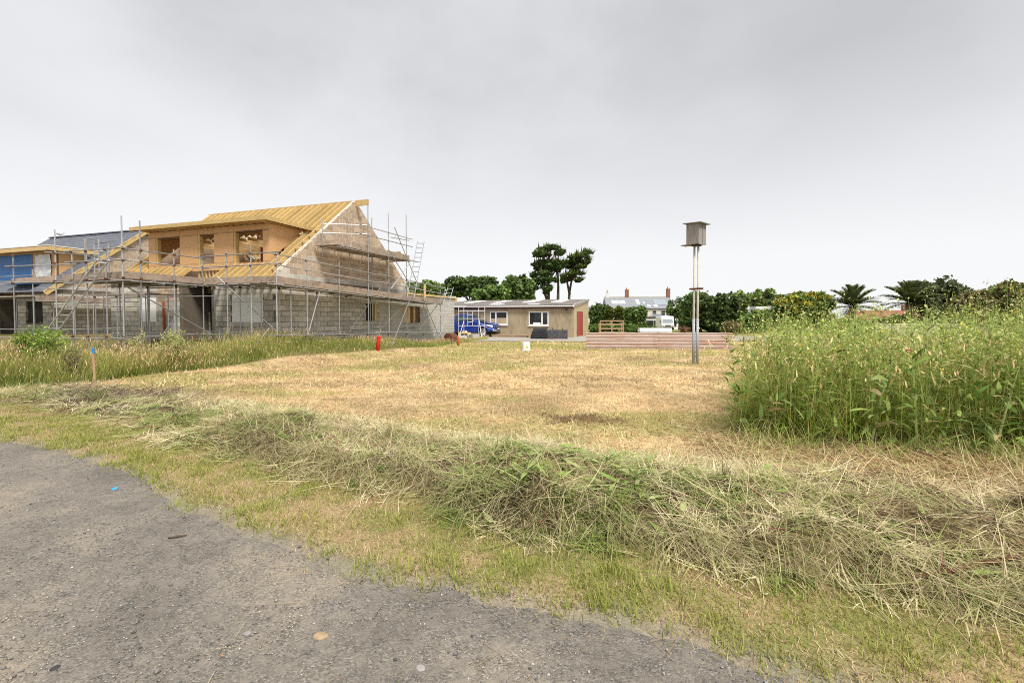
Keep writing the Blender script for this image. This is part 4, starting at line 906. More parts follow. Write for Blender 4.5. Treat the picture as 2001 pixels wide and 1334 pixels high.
corr(3.72, 22.75, 3.55, R(-.6), 'corr_rust', 'left pink rusted corrugated sheet standing on edge in the field')
corr(7.10, 22.70, 3.95, R(-.4), 'corr_rust', 'right pink rusted corrugated sheet standing on edge behind the pole box')
# owl box on twin poles
ox_, oy_ = 6.16, 15.3; oz = gz(ox_, oy_); ob = empty('owl_box', (ox_, oy_, oz), R(-49), 'grey plywood owl nest box on tall twin metal poles', 'nest box')
H0 = 4.03
for dx, dy, m0, hh in ((-.055, 0, 'pole_cream', H0+.03), (.055, .05, 'pole_cream', H0+.03)):
    MB().tube((dx, dy, -.3), (dx, dy, hh), .034, n=12).build('pole', 'pole_cream', ob, True); MB().tube((dx+.0, dy, -.3), (dx+.0, dy, 1.55), .046, n=12).build('pole_sleeve', 'pole_grey', ob, True)
MB().box(-.20, .22, -.045, -.035, 2.52, 2.58).build('clamp', 'rust', ob); MB().box(-.20, .22, .09, .10, 2.52, 2.58).build('clamp', 'rust', ob)
for x in (-.17, 0, .19): MB().tube((x, -.08, 2.55), (x, .13, 2.55), .014).build('bolt', 'rust', ob)
part('bracket', 'steel_dark', ob, (-.12, .12, -.10, .14, H0-.06, H0-.002))
bw, bd, bh = .20, .23, .66
bt = MB().box(-bw, bw, -bd+.0, bd, H0, H0+.02).build('floor', 'owl_ply', ob)
part('front_panel', 'owl_ply', ob, (-bw, bw, -bd-.018, -bd, H0-.01, H0+bh)); part('back_panel', 'owl_ply', ob, (-bw, bw, bd, bd+.018, H0-.01, H0+bh))
part('side_panel', 'owl_ply', ob, (bw, bw+.018, -bd-.017, bd+.017, H0-.03, H0+bh-.005)); 
b = MB(); slab(b, 'x', -bd-.017, bd+.017, H0-.01, H0+bh-.005, [(-.10, .10, H0+.25, H0+.45)], -bw-.018, -bw); b.build('side_panel', 'owl_ply', ob)
MB().bar((-.30, 0, H0+bh+.03), (.33, 0, H0+bh-.0), .68, .022, (0, 0, 1)).build('roof', 'owl_roof', ob)
part('perch_board', 'owl_roof', ob, (-.46, -bw-.02, -.16, .16, H0-.012, H0+.012)); part('batten', 'owl_roof', ob, (bw+.018, bw+.03, -.02, .03, H0, H0+bh-.02))
# timber rack, white load on bearers
tx_, ty_ = 7.55, 38.8; tr = empty('timber_rack', (tx_, ty_, gz(tx_, ty_)), R(-3), 'open pale timber rail frame behind the corrugated sheets', 'timber frame')
for x in (0, .95, 1.9): part('post', 'stake_wood', tr, (x-.045, x+.045, -.045, .045, -.1, 1.32))
for z in (.30, .62, .98, 1.28): part('rail', 'stake_wood', tr, (-.08, 1.98, -.075, -.046, z-.05, z+.05))
for x in (0, 1.9): part('post', 'stake_wood', tr, (x-.04, x+.04, .8, .88, -.1, 1.1))
wx, wy = 10.3, 37.0; wl = empty('white_panel_stack', (wx, wy, gz(wx, wy)), R(-3), 'long white panel pack lying on short timber bearers', 'panel pack')
for k in range(5): part('bearer', 'old_board', wl, (.35+k*.42, .55+k*.42, -.3, .3, 0.02, .42))
for k in range(3): part('panel', 'white_sheet', wl, (-.0+.01*k, 2.55-.02*k, -.4, .4, .43+k*.10, .525+k*.10))
for i, (x, y, lab) in enumerate(((8.35, 37.5, 'left white sack lying beside the timber frame'), (9.0, 37.3, 'right white sack lying beside the timber frame'))):
    o = MB().box(-.28, .28, -.18, .18, 0, .2).build('sack', 'white_sheet', None, True, bevel=.07); o.location = (x, y, gz(x, y)); o.rotation_euler = (0, 0, i*.4); tag(o, lab, 'sack', 'white sacks near the timber frame')
# motorhome
mx_, my_ = 26.0, 76.0; mh = empty('motorhome', (mx_, my_, gz(mx_, my_)), R(-8), 'white motorhome parked nose on beside the big dark bush', 'motorhome')
b = MB(); b.prism([(-1.05, .35), (1.05, .35), (1.05, 2.15), (.95, 2.32), (-.95, 2.32), (-1.05, 2.15)], 'y', .7, 5.5).build('body', 'upvc', mh, bevel=.05)
b = MB(); b.prism([(-.3, .35), (.72, .35), (.72, 1.95), (.45, 2.28), (.2, 2.1), (.02, 1.15), (-.28, .95)], 'x', -1.0, 1.0).build('cab', 'upvc', mh, bevel=.05)
MB().add([(-.85, -.02, 1.18), (.85, -.02, 1.18), (.78, .14, 1.82), (-.78, .14, 1.82)], [(0,1,2,3)]).build('windscreen', 'pane_light', mh); part('roof_vent', 'white_wall', mh, (-.5, .5, 1.2, 2.0, 2.32, 2.45))
for s in (-1, 1):
    part('headlight', 'headlamp', mh, (s*.75-.14, s*.75+.14, -.34, -.30, .72, .90)); part('mirror', 'black_plastic', mh, (s*1.18-.07, s*1.18+.07, .1, .2, 1.2, 1.55))
    for y in (.35, 4.2):
        o = MB().lathe([(.2, -.1), (.33, -.1), (.33, .1), (.2, .1)], n=16).build('wheel', 'rubber', mh); o.rotation_euler = (0, R(90), 0); o.location = (s*.92, y, .33)
part('bumper', 'steel_dark', mh, (-.9, .9, -.36, -.30, .36, .56)); part('grille', 'steel_dark', mh, (-.45, .45, -.32, -.29, .66, .84)); part('side_window', 'pane', mh, (1.052, 1.06, 2.2, 3.3, 1.3, 1.85)); part('cab_door_window', 'pane', mh, (1.0, 1.055, .25, .65, 1.2, 1.7))

# ------------------------------------------------------------------ far houses
fhx, fhy = 23.6, 112; fz = gz(fhx+7, fhy) + 0.0
fh = empty('terrace_house', (fhx, fhy, fz), R(-3), 'distant cream house with grey slate roof and brick chimneys', 'house')
FW, FT, FE = 15.6, 8.35, 5.5
part('wall', 'cream_wall', fh, (0, FW, 0, 8, 0, FE))
b = MB(); b.prism([(-.4, FE-.15), (4, FT), (8.4, FE-.15), (8.2, FE-.3), (-.2, FE-.3)], 'x', -.35, FW+.25); rf = b.build('roof', 'slate_far', fh)
part('ridge', 'cream_wall', rf, (-.4, FW+.3, 3.9, 4.1, FT-.02, FT+.12))
for x, m, h, w_ in ((.15, 'white_wall', 1.1, .35), (4.9, 'brick_red', 1.7, .6), (FW-.4, 'brick_red', 1.9, .6)):
    c = part('chimney', m, fh, (x, x+w_+.3, 3.7, 4.3, FT-.7, FT+h)); part('cap', m, c, (x-.05, x+w_+.35, 3.65, 4.35, FT+h, FT+h+.1))
    MB().lathe([(.14, 0), (.12, .5)], (x+.3*w_+.15, 4, FT+h+.1), 8).build('pot', 'terracotta', c)
def roofwin(x0, x1, v0, v1, m='skylight'):
    f = lambda v: (-.4 + 4.4*v, FE-.15 + (FT-FE+.15)*v)
    (y0, z0), (y1, z1) = f(v0), f(v1); n = Vector((0, -(z1-z0), (y1-y0))).normalized()*.08
    q = [(x0, y0, z0), (x1, y0, z0), (x1, y1, z1), (x0, y1, z1)]
    MB().add([tuple(Vector(p)+n) for p in q] + q, [(0,1,2,3), (0,4,5,1), (1,5,6,2), (2,6,7,3), (3,7,4,0)]).build('roof_window', m, rf)
for a in ((1.2, 2.8, .38, .66), (3.0, 4.5, .38, .66), (7.2, 8.0, .36, .72), (9.6, 10.4, .12, .28), (11.2, 12.1, .12, .28), (8.9, 9.2, .4, .55)): roofwin(*a)
roofwin(11.5, 14.6, .28, .72, 'pane_light')
def farwin(par, x0, x1, z0, z1, y=-.02, m='pane_light'):
    f = part('window', 'white_wall', par, (x0-.1, x1+.1, y-.06, y, z0-.1, z1+.1)); part('pane', m, f, (x0, x1, y-.08, y-.062, z0, (z0+z1)/2-.04)); part('pane', m, f, (x0, x1, y-.08, y-.062, (z0+z1)/2+.04, z1))
for x in (3.6, 8.6, 10.8, 12.9): farwin(fh, x, x+.9, 3.5, 4.8, m='pane' if x > 10 else 'pane_light')
part('porch_block', 'stone_wall', fh, (2.6, 5.0, -1.0, -.01, 0, 4.6))
farwin(fh, 3.5, 4.3, 3.3, 4.5, -1.02, 'pane_light')
ex = part('extension', 'white_wall', fh, (7.4, 16.0, -4.5, -.02, 0, 3.0)); part('flat_roof', 'tarmac', ex, (7.2, 16.2, -4.7, -.03, 3.0, 3.3))
MB().prism([(9.8, 3.31), (12.6, 3.31), (12.0, 3.95), (10.4, 3.95)], 'y', -3.5, -1.0).build('roof_lantern', 'pane_light', ex)
for x0, x1 in ((8.4, 9.9), (10.0, 11.5), (11.6, 13.0)): part('glazed_door', 'pane', ex, (x0, x1, -4.56, -4.51, .3, 2.4))
part('glazed_door', 'pane', ex, (13.8, 15.2, -4.56, -4.51, 1.0, 2.4)); MB().tube((13.6, -3.5, 3.2), (13.6, -3.5, 7.0), .12).build('flue', 'tarmac', ex)
part('terrace_wall', 'white_wall', fh, (6.2, 11.5, -8, -7.6, -.2, 1.0))
h3 = empty('far_cottage', (16.4, 128, gz(17, 128)), R(-12), 'small far house with grey roof and brick chimney behind the shed', 'house')
part('wall', 'cream_wall', h3, (0, 8, 0, 6, 0, 4.6)); MB().prism([(-.3, 4.4), (3, 6.4), (6.3, 4.4)], 'x', -.3, 8.3).build('roof', 'slate_far', h3); c = part('chimney', 'brick_red', h3, (3.0, 3.9, 2.7, 3.3, 5.8, 7.5)); part('cap', 'brick_red', c, (2.9, 4.0, 2.6, 3.4, 7.5, 7.65)); farwin(h3, 1.5, 2.6, 3.0, 4.0)
h4 = empty('red_roofed_bungalow', (46.0, 60, gz(46, 60) - .55), R(-20), 'low far bungalow with red tiled roof between the two palms', 'house')
part('wall', 'white_wall', h4, (0, 7, 0, 6, 0, 1.9)); MB().prism([(-.4, 1.8), (3, 3.2), (6.4, 1.8)], 'x', -.4, 7.4).build('roof', 'tile_red', h4); farwin(h4, 1, 2.2, .8, 1.6); farwin(h4, 4, 5.2, .8, 1.6); part('chimney', 'brick_red', h4, (5.5, 6.1, 2.7, 3.3, 2.7, 3.9))
wz = empty('boundary_wall', (30.5, 38.5, gz(32, 38.5)), R(-12), 'low cream rendered boundary wall beyond the tall weeds', 'wall')
part('wall', 'cream_wall', wz, (0, 16, 0, .25, -.3, 1.0)); part('coping', 'white_wall', wz, (-.05, 16.05, -.05, .3, 1.0, 1.08))
cvn = empty('caravan', (27.0, 51, gz(27, 51)), R(-10), 'white caravan roof showing above the hedge', 'caravan')
MB().prism([(0, .4), (5, .4), (5.1, 1.6), (4.7, 2.75), (.3, 2.80), (-.1, 1.5)], 'y', 0, 2.1).build('body', 'upvc', cvn, bevel=.06); part('window', 'pane', cvn, (.8, 2.0, -.03, -.005, 1.5, 2.1)); part('window', 'pane', cvn, (2.8, 4.2, -.03, -.005, 1.5, 2.1)); part('roof_vent', 'white_wall', cvn, (2.2, 2.8, .8, 1.3, 2.79, 2.9))
for x in (1.8, 2.7):
    o = MB().lathe([(.2, -.1), (.32, -.1), (.32, .1), (.2, .1)], n=14).build('wheel', 'rubber', cvn); o.rotation_euler = (R(90), 0, 0); o.location = (x, .1, .32)

# ------------------------------------------------------------------ vegetation generators
def U(a, b, n): return rng.uniform(a, b, n)
class Acc:
    def __init__(s): s.V = []; s.T = []; s.C = []; s.n = 0
    def add(s, V, T, C): s.V.append(V); s.T.append(T + s.n); s.C.append(C); s.n += len(V)
    def obj(s, name, m, parent=None): return bigmesh(name, np.concatenate(s.V), np.concatenate(s.T), np.concatenate(s.C), m, parent)
def blades(acc, P, az, lean, curl, Ln, wd, c0, c1, seg=3, roll=None, belly=0.0):
    """P (n,3) roots; blade bends from angle lean (from vertical) by curl; c0 root and c1 tip colours (n,3)"""
    n = len(P); hd = np.stack([np.cos(az), np.sin(az), np.zeros(n)], 1); sd_ = np.stack([-np.sin(az), np.cos(az), np.zeros(n)], 1)
    if roll is not None:
        nu = np.stack([np.zeros(n), np.zeros(n), np.ones(n)], 1); sd_ = sd_*np.cos(roll)[:, None] + nu*np.sin(roll)[:, None]
    pts = [P]; cur = P.copy()
    for k in range(seg):
        th = lean + curl*(k + .5)/seg; cur = cur + (hd*np.sin(th)[:, None] + np.array([0, 0, 1.0])*np.cos(th)[:, None]) * (Ln/seg)[:, None]; pts.append(cur)
    V = np.zeros((n, 2*seg + 1, 3)); C = np.zeros((n, 2*seg + 1, 3))
    for k in range(seg):
        t = k/seg; wk = (1 - t)**.6 if belly == 0 else (0.35 + belly*math.sin(math.pi*min(1, t*1.15+.12)))
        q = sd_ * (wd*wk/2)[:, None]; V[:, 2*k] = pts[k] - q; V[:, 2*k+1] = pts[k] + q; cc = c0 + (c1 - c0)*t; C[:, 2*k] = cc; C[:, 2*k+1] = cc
    V[:, 2*seg] = pts[seg]; C[:, 2*seg] = c1
    T = []
    for k in range(seg-1): a = 2*k; T += [(a, a+1, a+3), (a, a+3, a+2)]
    a = 2*(seg-1); T.append((a, a+1, a+2))
    T = np.array(T)[None] + (np.arange(n)*(2*seg+1))[:, None, None]
    acc.add(V.reshape(-1, 3), T.reshape(-1, 3), C.reshape(-1, 3)); return pts
def pick(pal, n, jitter=.12, w_=None):
    pal = np.array(pal); i = rng.choice(len(pal), n, p=w_); return np.clip(pal[i] * (1 + rng.normal(0, jitter, (n, 1))), .005, 1)
def pickn(pal, f, jitter=.12):
    """palette picked along a 0..1 field"""
    pal = np.array(pal); k = np.clip((f * len(pal)).astype(int), 0, len(pal)-1); return np.clip(pal[k]*(1 + rng.normal(0, jitter, (len(k), 1))), .005, 1)
def leaf_quads(acc, P, size, C, flat=0.0, asp=1.8):
    n = len(P); a = rng.normal(0, 1, (n, 3)); a[:, 2] *= (1 - flat); a /= np.linalg.norm(a, axis=1)[:, None]
    b = rng.normal(0, 1, (n, 3)); b -= a*(a*b).sum(1)[:, None]; b /= np.linalg.norm(b, axis=1)[:, None]
    s = size[:, None]; a = a*s*asp/2; b = b*s/2
    V = np.stack([P - a, P + b*.9 - a*.1, P + a, P - b*.9 - a*.1], 1).reshape(-1, 3)
    T = np.array([(0, 1, 2), (0, 2, 3)])[None] + (np.arange(n)*4)[:, None, None]
    acc.add(V, T.reshape(-1, 3), np.repeat(C, 4, 0))

STRAW = [(.76,.57,.31),(.66,.48,.25),(.83,.68,.43),(.55,.37,.19),(.72,.56,.30)]
GREENS = [(.33,.35,.09),(.25,.30,.07),(.42,.40,.14),(.18,.24,.06)]
HAYG = [(.36,.36,.14),(.27,.31,.10),(.45,.42,.20),(.20,.25,.075),(.52,.46,.25),(.33,.26,.13)]
def inview(x, y, m=1.2):  return (np.abs(x) < 1.15*y + m + 1.6) & (y > 0.8)

# mown field: short stubble and lying straw
acc = Acc()
def field(n, y0, y1, Lm, wd, seg=2):
    y = y0 + (y1 - y0)*rng.random(n)**1.0; x = U(-1, 1, n)*(1.15*y + 2)
    v = heap_v(x, y); k = (v > 0.45 + .35*rng.random(n)) & (y < longgrass_edge(x) + .3) & ((x < weed_left(y)) | (y > 13.5)) & inview(x, y); x, y = x[k], y[k]; n = len(x)
    P = np.stack([x, y, ground_z(x, y) + U(-.01, .02, n)], 1)
    f1 = fbm(x, y*1.6, .45, 4, 20); gr = rng.random(n) < np.clip(sst(.47, .66, f1)*.5 + .07 + .5*sst(15, 24, y)*sst(.38, .62, fbm(x, y*2.2, .22, 3, 22)), 0, .9)
    bare = sst(.52, .66, fbm(x, y, 1.6, 3, 30)) * np.exp(-((x-.9)/1.1)**2 - ((y-7.1)/.45)**2)*.5
    c = np.where(gr[:, None], pick(GREENS[:3], n), pick(STRAW, n)*(.75 + .5*sst(.3, .7, fbm(x, y*1.7, 1.1, 3, 25)))[:, None]); c = np.where((rng.random(n) < bare*2)[:, None], pick([(.12,.06,.03),(.2,.11,.06)], n), c)
    lie = rng.random(n) < .72
    blades(acc, P, U(0, 6.28, n), np.where(lie, U(1.2, 1.62, n), U(0, .9, n)), U(-.3, .5, n), Lm*U(.4, 1.3, n)*np.where(lie, 1.2, .55), wd*U(.7, 1.4, n), c*.85, c*1.05, seg)
field(66000, 5, 10, .15, .0088); field(58000, 10, 18, .20, .016); field(30000, 18, 30, .26, .028)
o = acc.obj('mown_straw', 'blade'); tag(o, 'pale dry straw stubble lying over the mown field', 'straw', kind='stuff')

# verge between track and cuttings
acc = Acc()
def verge(n, Lm, wd):
    x = U(-11, 6.5, n); e = track_y(x); f = heap_front(x) + .15; y = e - .30 + (f - e + .35)*rng.random(n)
    dens = np.where(y < e + .04, np.exp(-(e + .04 - y)/.10)*sst(.40, .62, fbm(x, y, 3.5, 3, 61))*1.2, 1.0) * np.clip(.25 + 1.5*fbm(x, y, 3.2, 3, 60), 0, 1.2); k = (rng.random(n) < dens) & inview(x, y, .6); x, y = x[k], y[k]; n = len(x)
    P = np.stack([x, y, ground_z(x, y) - .005], 1); f2 = fbm(x, y, 1.7, 4, 21); dry = rng.random(n) < np.clip(.10 + .9*sst(.38, .62, f2)*.55 + .9*sst(.40, .62, fbm(x, y, 5.0, 3, 62))*.6, 0, .93)
    c = np.where(dry[:, None], pick([(.64,.47,.27),(.54,.38,.20),(.44,.30,.16),(.70,.56,.36)], n), pick([(.32,.35,.075),(.40,.41,.10),(.22,.28,.06),(.46,.43,.15)], n))
    blades(acc, P, U(0, 6.28, n), np.where(dry, U(.5, 1.6, n), U(0, .9, n)), U(.1, .9, n), Lm*U(.5, 1.4, n), wd*U(.7, 1.3, n), c*.8, c*1.1, 2)
verge(165000, .046, .0046)
# tufts
xs = U(-9, 4, 260); e = track_y(xs); ys = e - .06 + (heap_front(xs) - e)*rng.random(260)**1.4
X = np.repeat(xs, 34) + rng.normal(0, .05, 260*34); Y = np.repeat(ys, 34) + rng.normal(0, .05, 260*34); k = inview(X, Y); X, Y = X[k], Y[k]; n = len(X)
c = pick([(.33,.37,.07),(.27,.33,.06),(.42,.42,.12)], n); blades(acc, np.stack([X, Y, ground_z(X, Y)], 1), U(0, 6.28, n), U(0, .7, n), U(.2, 1.0, n), U(.045, .10, n), U(.003, .006, n), c*.75, c*1.1, 3)
o = acc.obj('verge_grass', 'blade'); tag(o, 'short trodden green and brown grass along the gravel track', 'grass', kind='stuff')

# raked cuttings heap
acc = Acc()
def heap(n, Lm, wd, zj, pal, w_, seg=3, vlo=-.05, vhi=.95, lw=1.0):
    x = np.where(rng.random(n) < .6, U(-5, 8, n), U(-12, 8, n)); f = heap_front(x); bk = heap_back(x); v = vlo + (vhi - vlo)*rng.random(n); y = f + v*(bk - f)
    k = inview(x, y, .7) & (x > -11.5) & (rng.random(n) < 1 - .75*sst(.6, 1, v)); x, y, v = x[k], y[k], v[k]; n = len(x)
    k = ~((fbm(x, y, 2.1, 2, 77) < .43) & (x < 2.0) & (x > -6.5) & (v < .55) & (rng.random(n) < .75)); x, y, v = x[k], y[k], v[k]; n = len(x); P = np.stack([x, y, ground_z(x, y) + U(-.03, zj, n)], 1)
    sw = fbm(x, y, .8, 3, 70)*9.0 + fbm(x, y, 2.2, 2, 71)*4; az = sw + rng.normal(0, .75, n) + np.where(rng.random(n) < .5, math.pi, 0)
    fc = np.clip(fbm(x, y, 1.1, 3, 72)*1.6 - .35 + rng.normal(0, .16, n), 0, .999)
    dryk = np.clip(sst(.35, .9, v) + sst(3.0, 4.5, x)*.5 - .12, 0, 1); cg = pickn(pal, fc); cd = pick(STRAW + [(.34,.21,.11)], n); c = np.where((rng.random(n) < dryk)[:, None], cd, cg)
    blades(acc, P, az, U(1.12, 1.72, n), rng.normal(.22, .38, n), Lm*U(.5, 1.5, n), wd*U(.6, 1.4, n), c*.9, c*1.05, seg, roll=rng.normal(0, .5, n))
PALH = [(0.276, 0.207, 0.115), (0.506, 0.46, 0.23), (0.31, 0.345, 0.115), (0.69, 0.621, 0.356), (0.483, 0.506, 0.218), (0.805, 0.701, 0.437), (0.368, 0.437, 0.149), (0.713, 0.632, 0.368)]
heap(34000, .17, .0075, .025, PALH, None); heap(12000, .40, .0060, .05, PALH, None, 5)
TONES = [((.80,.71,.47),.17),((.62,.55,.30),.18),((.38,.46,.14),.19),((.25,.34,.08),.16),((.48,.48,.20),.14),((.30,.19,.11),.08),((.09,.07,.045),.10)]
def clumps(nc, per, Lm, wd, spread, seg=4):
    x = np.where(rng.random(nc) < .7, U(-5, 7.5, nc), U(-11.5, 8, nc)); f = heap_front(x); bk = heap_back(x); v = -.03 + .8*rng.random(nc)**1.1; y = f + v*(bk - f); k = inview(x, y, .8) & (x > -11); x, y, v = x[k], y[k], v[k]; nc = len(x)
    az = fbm(x, y, .7, 2, 70)*8 + rng.normal(0, .8, nc); T_ = np.array([t[0] for t in TONES]); tw = np.array([t[1] for t in TONES])
    ti = rng.choice(len(TONES), nc, p=tw/tw.sum()); fz = fbm(x, y, 1.0, 3, 74)
    ti = np.where((fz > .56) & (rng.random(nc) < .6) & (v < .5), 3, ti); ti = np.where((fz < .42) & (rng.random(nc) < .5), 0, ti); ti = np.where((v > .5) & (rng.random(nc) < .6), 0, ti); ti = np.where((x > 2.6) & (v > .3) & (rng.random(nc) < .45), 5, ti); kp = ~((fbm(x, y, 2.1, 2, 77) < .43) & (x < 2.0) & (x > -6.5) & (v < .55) & (rng.random(nc) < .85)); x, y, v, az, ti = x[kp], y[kp], v[kp], az[kp], ti[kp]; nc = len(x)
    i = np.repeat(np.arange(nc), per); n = len(i); off = rng.normal(0, spread, (n, 2)); X = x[i] + off[:, 0]; Y = y[i] + off[:, 1]; lift = rng.uniform(0, .05, nc)[i]*np.exp(-(off**2).sum(1)/(2*spread**2))
    P = np.stack([X, Y, ground_z(X, Y) + lift + U(-.015, .02, n)], 1); c = T_[ti[i]]*(1 + rng.normal(0, .16, (n, 1)))
    blades(acc, P, az[i] + rng.normal(0, .38, n) + np.where(rng.random(n) < .35, math.pi, 0), U(1.1, 1.65, n), rng.normal(.25, .6, n), Lm*U(.5, 1.4, n)*rng.uniform(.7, 1.3, nc)[i], wd*U(.6, 1.5, n)*rng.uniform(.7, 1.4, nc)[i], c*.92, c*1.05, seg, roll=rng.normal(0, .35, n))
clumps(2150, 40, .17, .0062, .075); clumps(420, 26, .32, .0055, .11, 5); clumps(420, 14, .12, .013, .07, 4)
n = 2600; x = U(-4, 6, n); v = U(.02, .5, n); y = heap_front(x) + v*(heap_back(x)-heap_front(x)); c = pick([(.55,.44,.25),(.47,.42,.20),(.62,.52,.33)], n)
blades(acc, np.stack([x, y, ground_z(x, y)+U(.02, .14, n)], 1), U(0, 6.28, n), U(.6, 1.6, n), U(-.2, 1.4, n), U(.25, .7, n), U(.003, .006, n), c*.9, c, 6)
# drooping stems over the front face of the heap
n = 2600; x = U(-3.2, 4.5, n); y = heap_front(x) + U(.02, .35, n); c = pick([(.48,.42,.22),(.36,.38,.15),(.27,.22,.13),(.56,.48,.28)], n)
blades(acc, np.stack([x, y, ground_z(x, y)+U(.02, .12, n)], 1), U(-2.6, -.6, n), U(.9, 1.4, n), U(.4, 1.5, n), U(.2, .5, n), U(.003, .0055, n), c, c*.9, 5)
o = acc.obj('grass_cuttings', 'blade'); tag(o, 'long raked heap of fading green and straw coloured cut grass', 'cuttings', kind='stuff')
# broad pale dock leaves thrown on the heap
acc = Acc(); n = 260
x = np.concatenate([rng.normal(.72, .42, 170), U(-3, 4, 90)]); y = np.concatenate([rng.normal(4.05, .28, 170), heap_front(x[170:]) + U(.1, 1.2, 90)])
c = pick([(.34,.44,.13),(.28,.40,.10),(.42,.48,.20)], n)
blades(acc, np.stack([x, y, ground_z(x, y) + U(.04, .09, n)], 1), U(0, 6.28, n), U(1.25, 1.7, n), U(-.3, .5, n), U(.10, .24, n), U(.02, .045, n), c*.9, c, 5, roll=rng.normal(0, .3, n), belly=.65)
o = acc.obj('cut_dock_leaves', 'blade'); tag(o, 'broad pale green dock leaves scattered over the cut grass', 'leaves', kind='stuff')
# brushwood on the heap
acc = Acc(); n = 900; x = rng.normal(-7.6, 1.0, n); y = rng.normal(8.75, .45, n); c = pick([(.20,.145,.105),(.13,.09,.065),(.30,.235,.18)], n)
blades(acc, np.stack([x, y, ground_z(x, y)+U(0, .14, n)], 1), U(0, 6.28, n), U(1.15, 1.65, n), rng.normal(.1, .35, n), U(.2, .7, n), U(.006, .012, n), c, c, 4, roll=rng.normal(0, .6, n))
n = 500; x = U(-5, 5, n); y = heap_front(x) + U(.05, .9, n); c = pick([(.22,.12,.085),(.13,.09,.065),(.34,.25,.15),(.24,.05,.08)], n)
blades(acc, np.stack([x, y, ground_z(x, y)+U(.03, .12, n)], 1), U(0, 6.28, n), U(1.1, 1.6, n), rng.normal(0, .4, n), U(.15, .5, n), U(.004, .009, n), c, c, 4, roll=rng.normal(0, .6, n))
o = acc.obj('brushwood', 'blade'); tag(o, 'tangle of dark brown twigs at the left end of the cut grass', 'twigs', kind='stuff')

# uncut grass strip before the site
acc = Acc()
def longg(n, xr, depth, Lm, wd, pal, w_, lean=.35, seg=4, head=True):
    x = U(xr[0], xr[1], n); y = longgrass_edge(x) + depth*rng.random(n)**.8; a, b = to_house(x, y)
    k = ~((a < .2) & (b > -.2)) & inview(x, y, .5) & (a < 3.4); x, y = x[k], y[k]; n = len(x)
    hs = np.interp(x, [-14, -10.5, -9, -7, -4, -2], [1.0, .9, .72, .58, .55, .45])*(.45 + .55*sst(0, 1.3, y - longgrass_edge(x)))*(.7 + .6*fbm(x, y, .7, 3, 83))
    P = np.stack([x, y, ground_z(x, y)], 1); c = pick(pal, n, .15, w_); gp = sst(.5, .62, fbm(x, y, .6, 3, 80))[:, None]; c = c*(1-gp*.45) + np.array([.20,.25,.05])*gp*.45
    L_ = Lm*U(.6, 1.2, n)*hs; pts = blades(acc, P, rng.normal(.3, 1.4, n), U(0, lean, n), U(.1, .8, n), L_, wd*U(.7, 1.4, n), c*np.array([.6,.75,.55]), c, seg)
    if head:
        q = pts[-1]; k = rng.random(n) < .12 + .4*sst(.48, .62, fbm(x, y, .5, 2, 84)); q = q[k]; m = len(q); ch = pick([(.62,.43,.25),(.70,.53,.33),(.52,.34,.20)], m)
        blades(acc, q - np.array([0, 0, .03]), U(0, 6.28, m), U(.2, .9, m), U(.1, .6, m), U(.07, .15, m), np.full(m, .014), ch, ch*1.1, 3, belly=.6)
PALL = [(.57,.49,.19),(.45,.48,.12),(.62,.49,.23),(.50,.50,.15),(.33,.39,.085)]
longg(22000, (-17, -8.2), 3.2, .78, .007, PALL, [.24,.26,.2,.18,.12], seg=3); longg(9500, (-10.5, -3.2), 3.4, .56, .010, PALL, [.2,.32,.12,.22,.14], seg=3); longg(7000, (-20, -9), 6.5, .85, .012, PALL, [.25,.25,.2,.18,.12], seg=3); longg(2500, (-4.5, -1.8), 2.5, .5, .014, PALL, None)
longg(9000, (-17, -8.6), 1.2, .45, .008, [(.22,.26,.05),(.17,.22,.045)], None, .5, 3, False)
o = acc.obj('long_grass', 'blade'); tag(o, 'uncut reddish seeding grass in front of the scaffolded houses', 'grass', kind='stuff')

# gravel stones
n = 24000; y = 1.55 + 5.5*rng.random(n)**1.6; x = U(-1.2, 1.2, n)*y - .3; k = y < track_y(x) + .08; x, y = x[k], y[k]; cl = fbm(x, y, 3.0, 3, 90); k = rng.random(len(x)) < sst(.36, .62, cl)*.9 + .12; x, y = x[k], y[k]; n = len(x)
s = np.clip(rng.lognormal(-5.5, .45, n), .002, .018); base = np.array([(1,0,0),(-1,0,0),(0,1,0),(0,-1,0),(0,0,.7),(0,0,-.7)], float)
V = base[None]*s[:, None, None]*rng.uniform(.6, 1.3, (n, 6, 3)); an = U(0, 6.28, n); ca, sa = np.cos(an)[:, None], np.sin(an)[:, None]
V = np.stack([V[..., 0]*ca - V[..., 1]*sa, V[..., 0]*sa + V[..., 1]*ca, V[..., 2]], -1) + np.stack([x, y, ground_z(x, y) + .014 + s*.25], 1)[:, None]
T = np.array([(0,2,4),(2,1,4),(1,3,4),(3,0,4),(2,0,5),(1,2,5),(3,1,5),(0,3,5)])[None] + (np.arange(n)*6)[:, None, None]
c = pick([(.27,.26,.245),(.18,.178,.175),(.37,.35,.32),(.33,.275,.21),(.12,.12,.12),(.55,.52,.47),(.45,.24,.12)], n, .15, [.3,.22,.2,.15,.09,.03,.01])
acc = Acc(); acc.add(V.reshape(-1, 3), T.reshape(-1, 3), np.repeat(c, 6, 0)); o = acc.obj('gravel_stones', 'soil'); tag(o, 'loose grey and tan stones strewn over the gravel track', 'gravel', kind='stuff')
acc = Acc(); n = 700; y = 1.6 + 4*rng.random(n)**1.3; x = U(-1.1, 1.1, n)*y; k = (y < track_y(x)) & (rng.random(n) < np.exp(-(track_y(x)-y)/.8) + .10); x, y = x[k], y[k]; n = len(x); c = pick([(.5,.42,.27),(.40,.30,.17),(.30,.30,.15),(.16,.11,.08)], n)
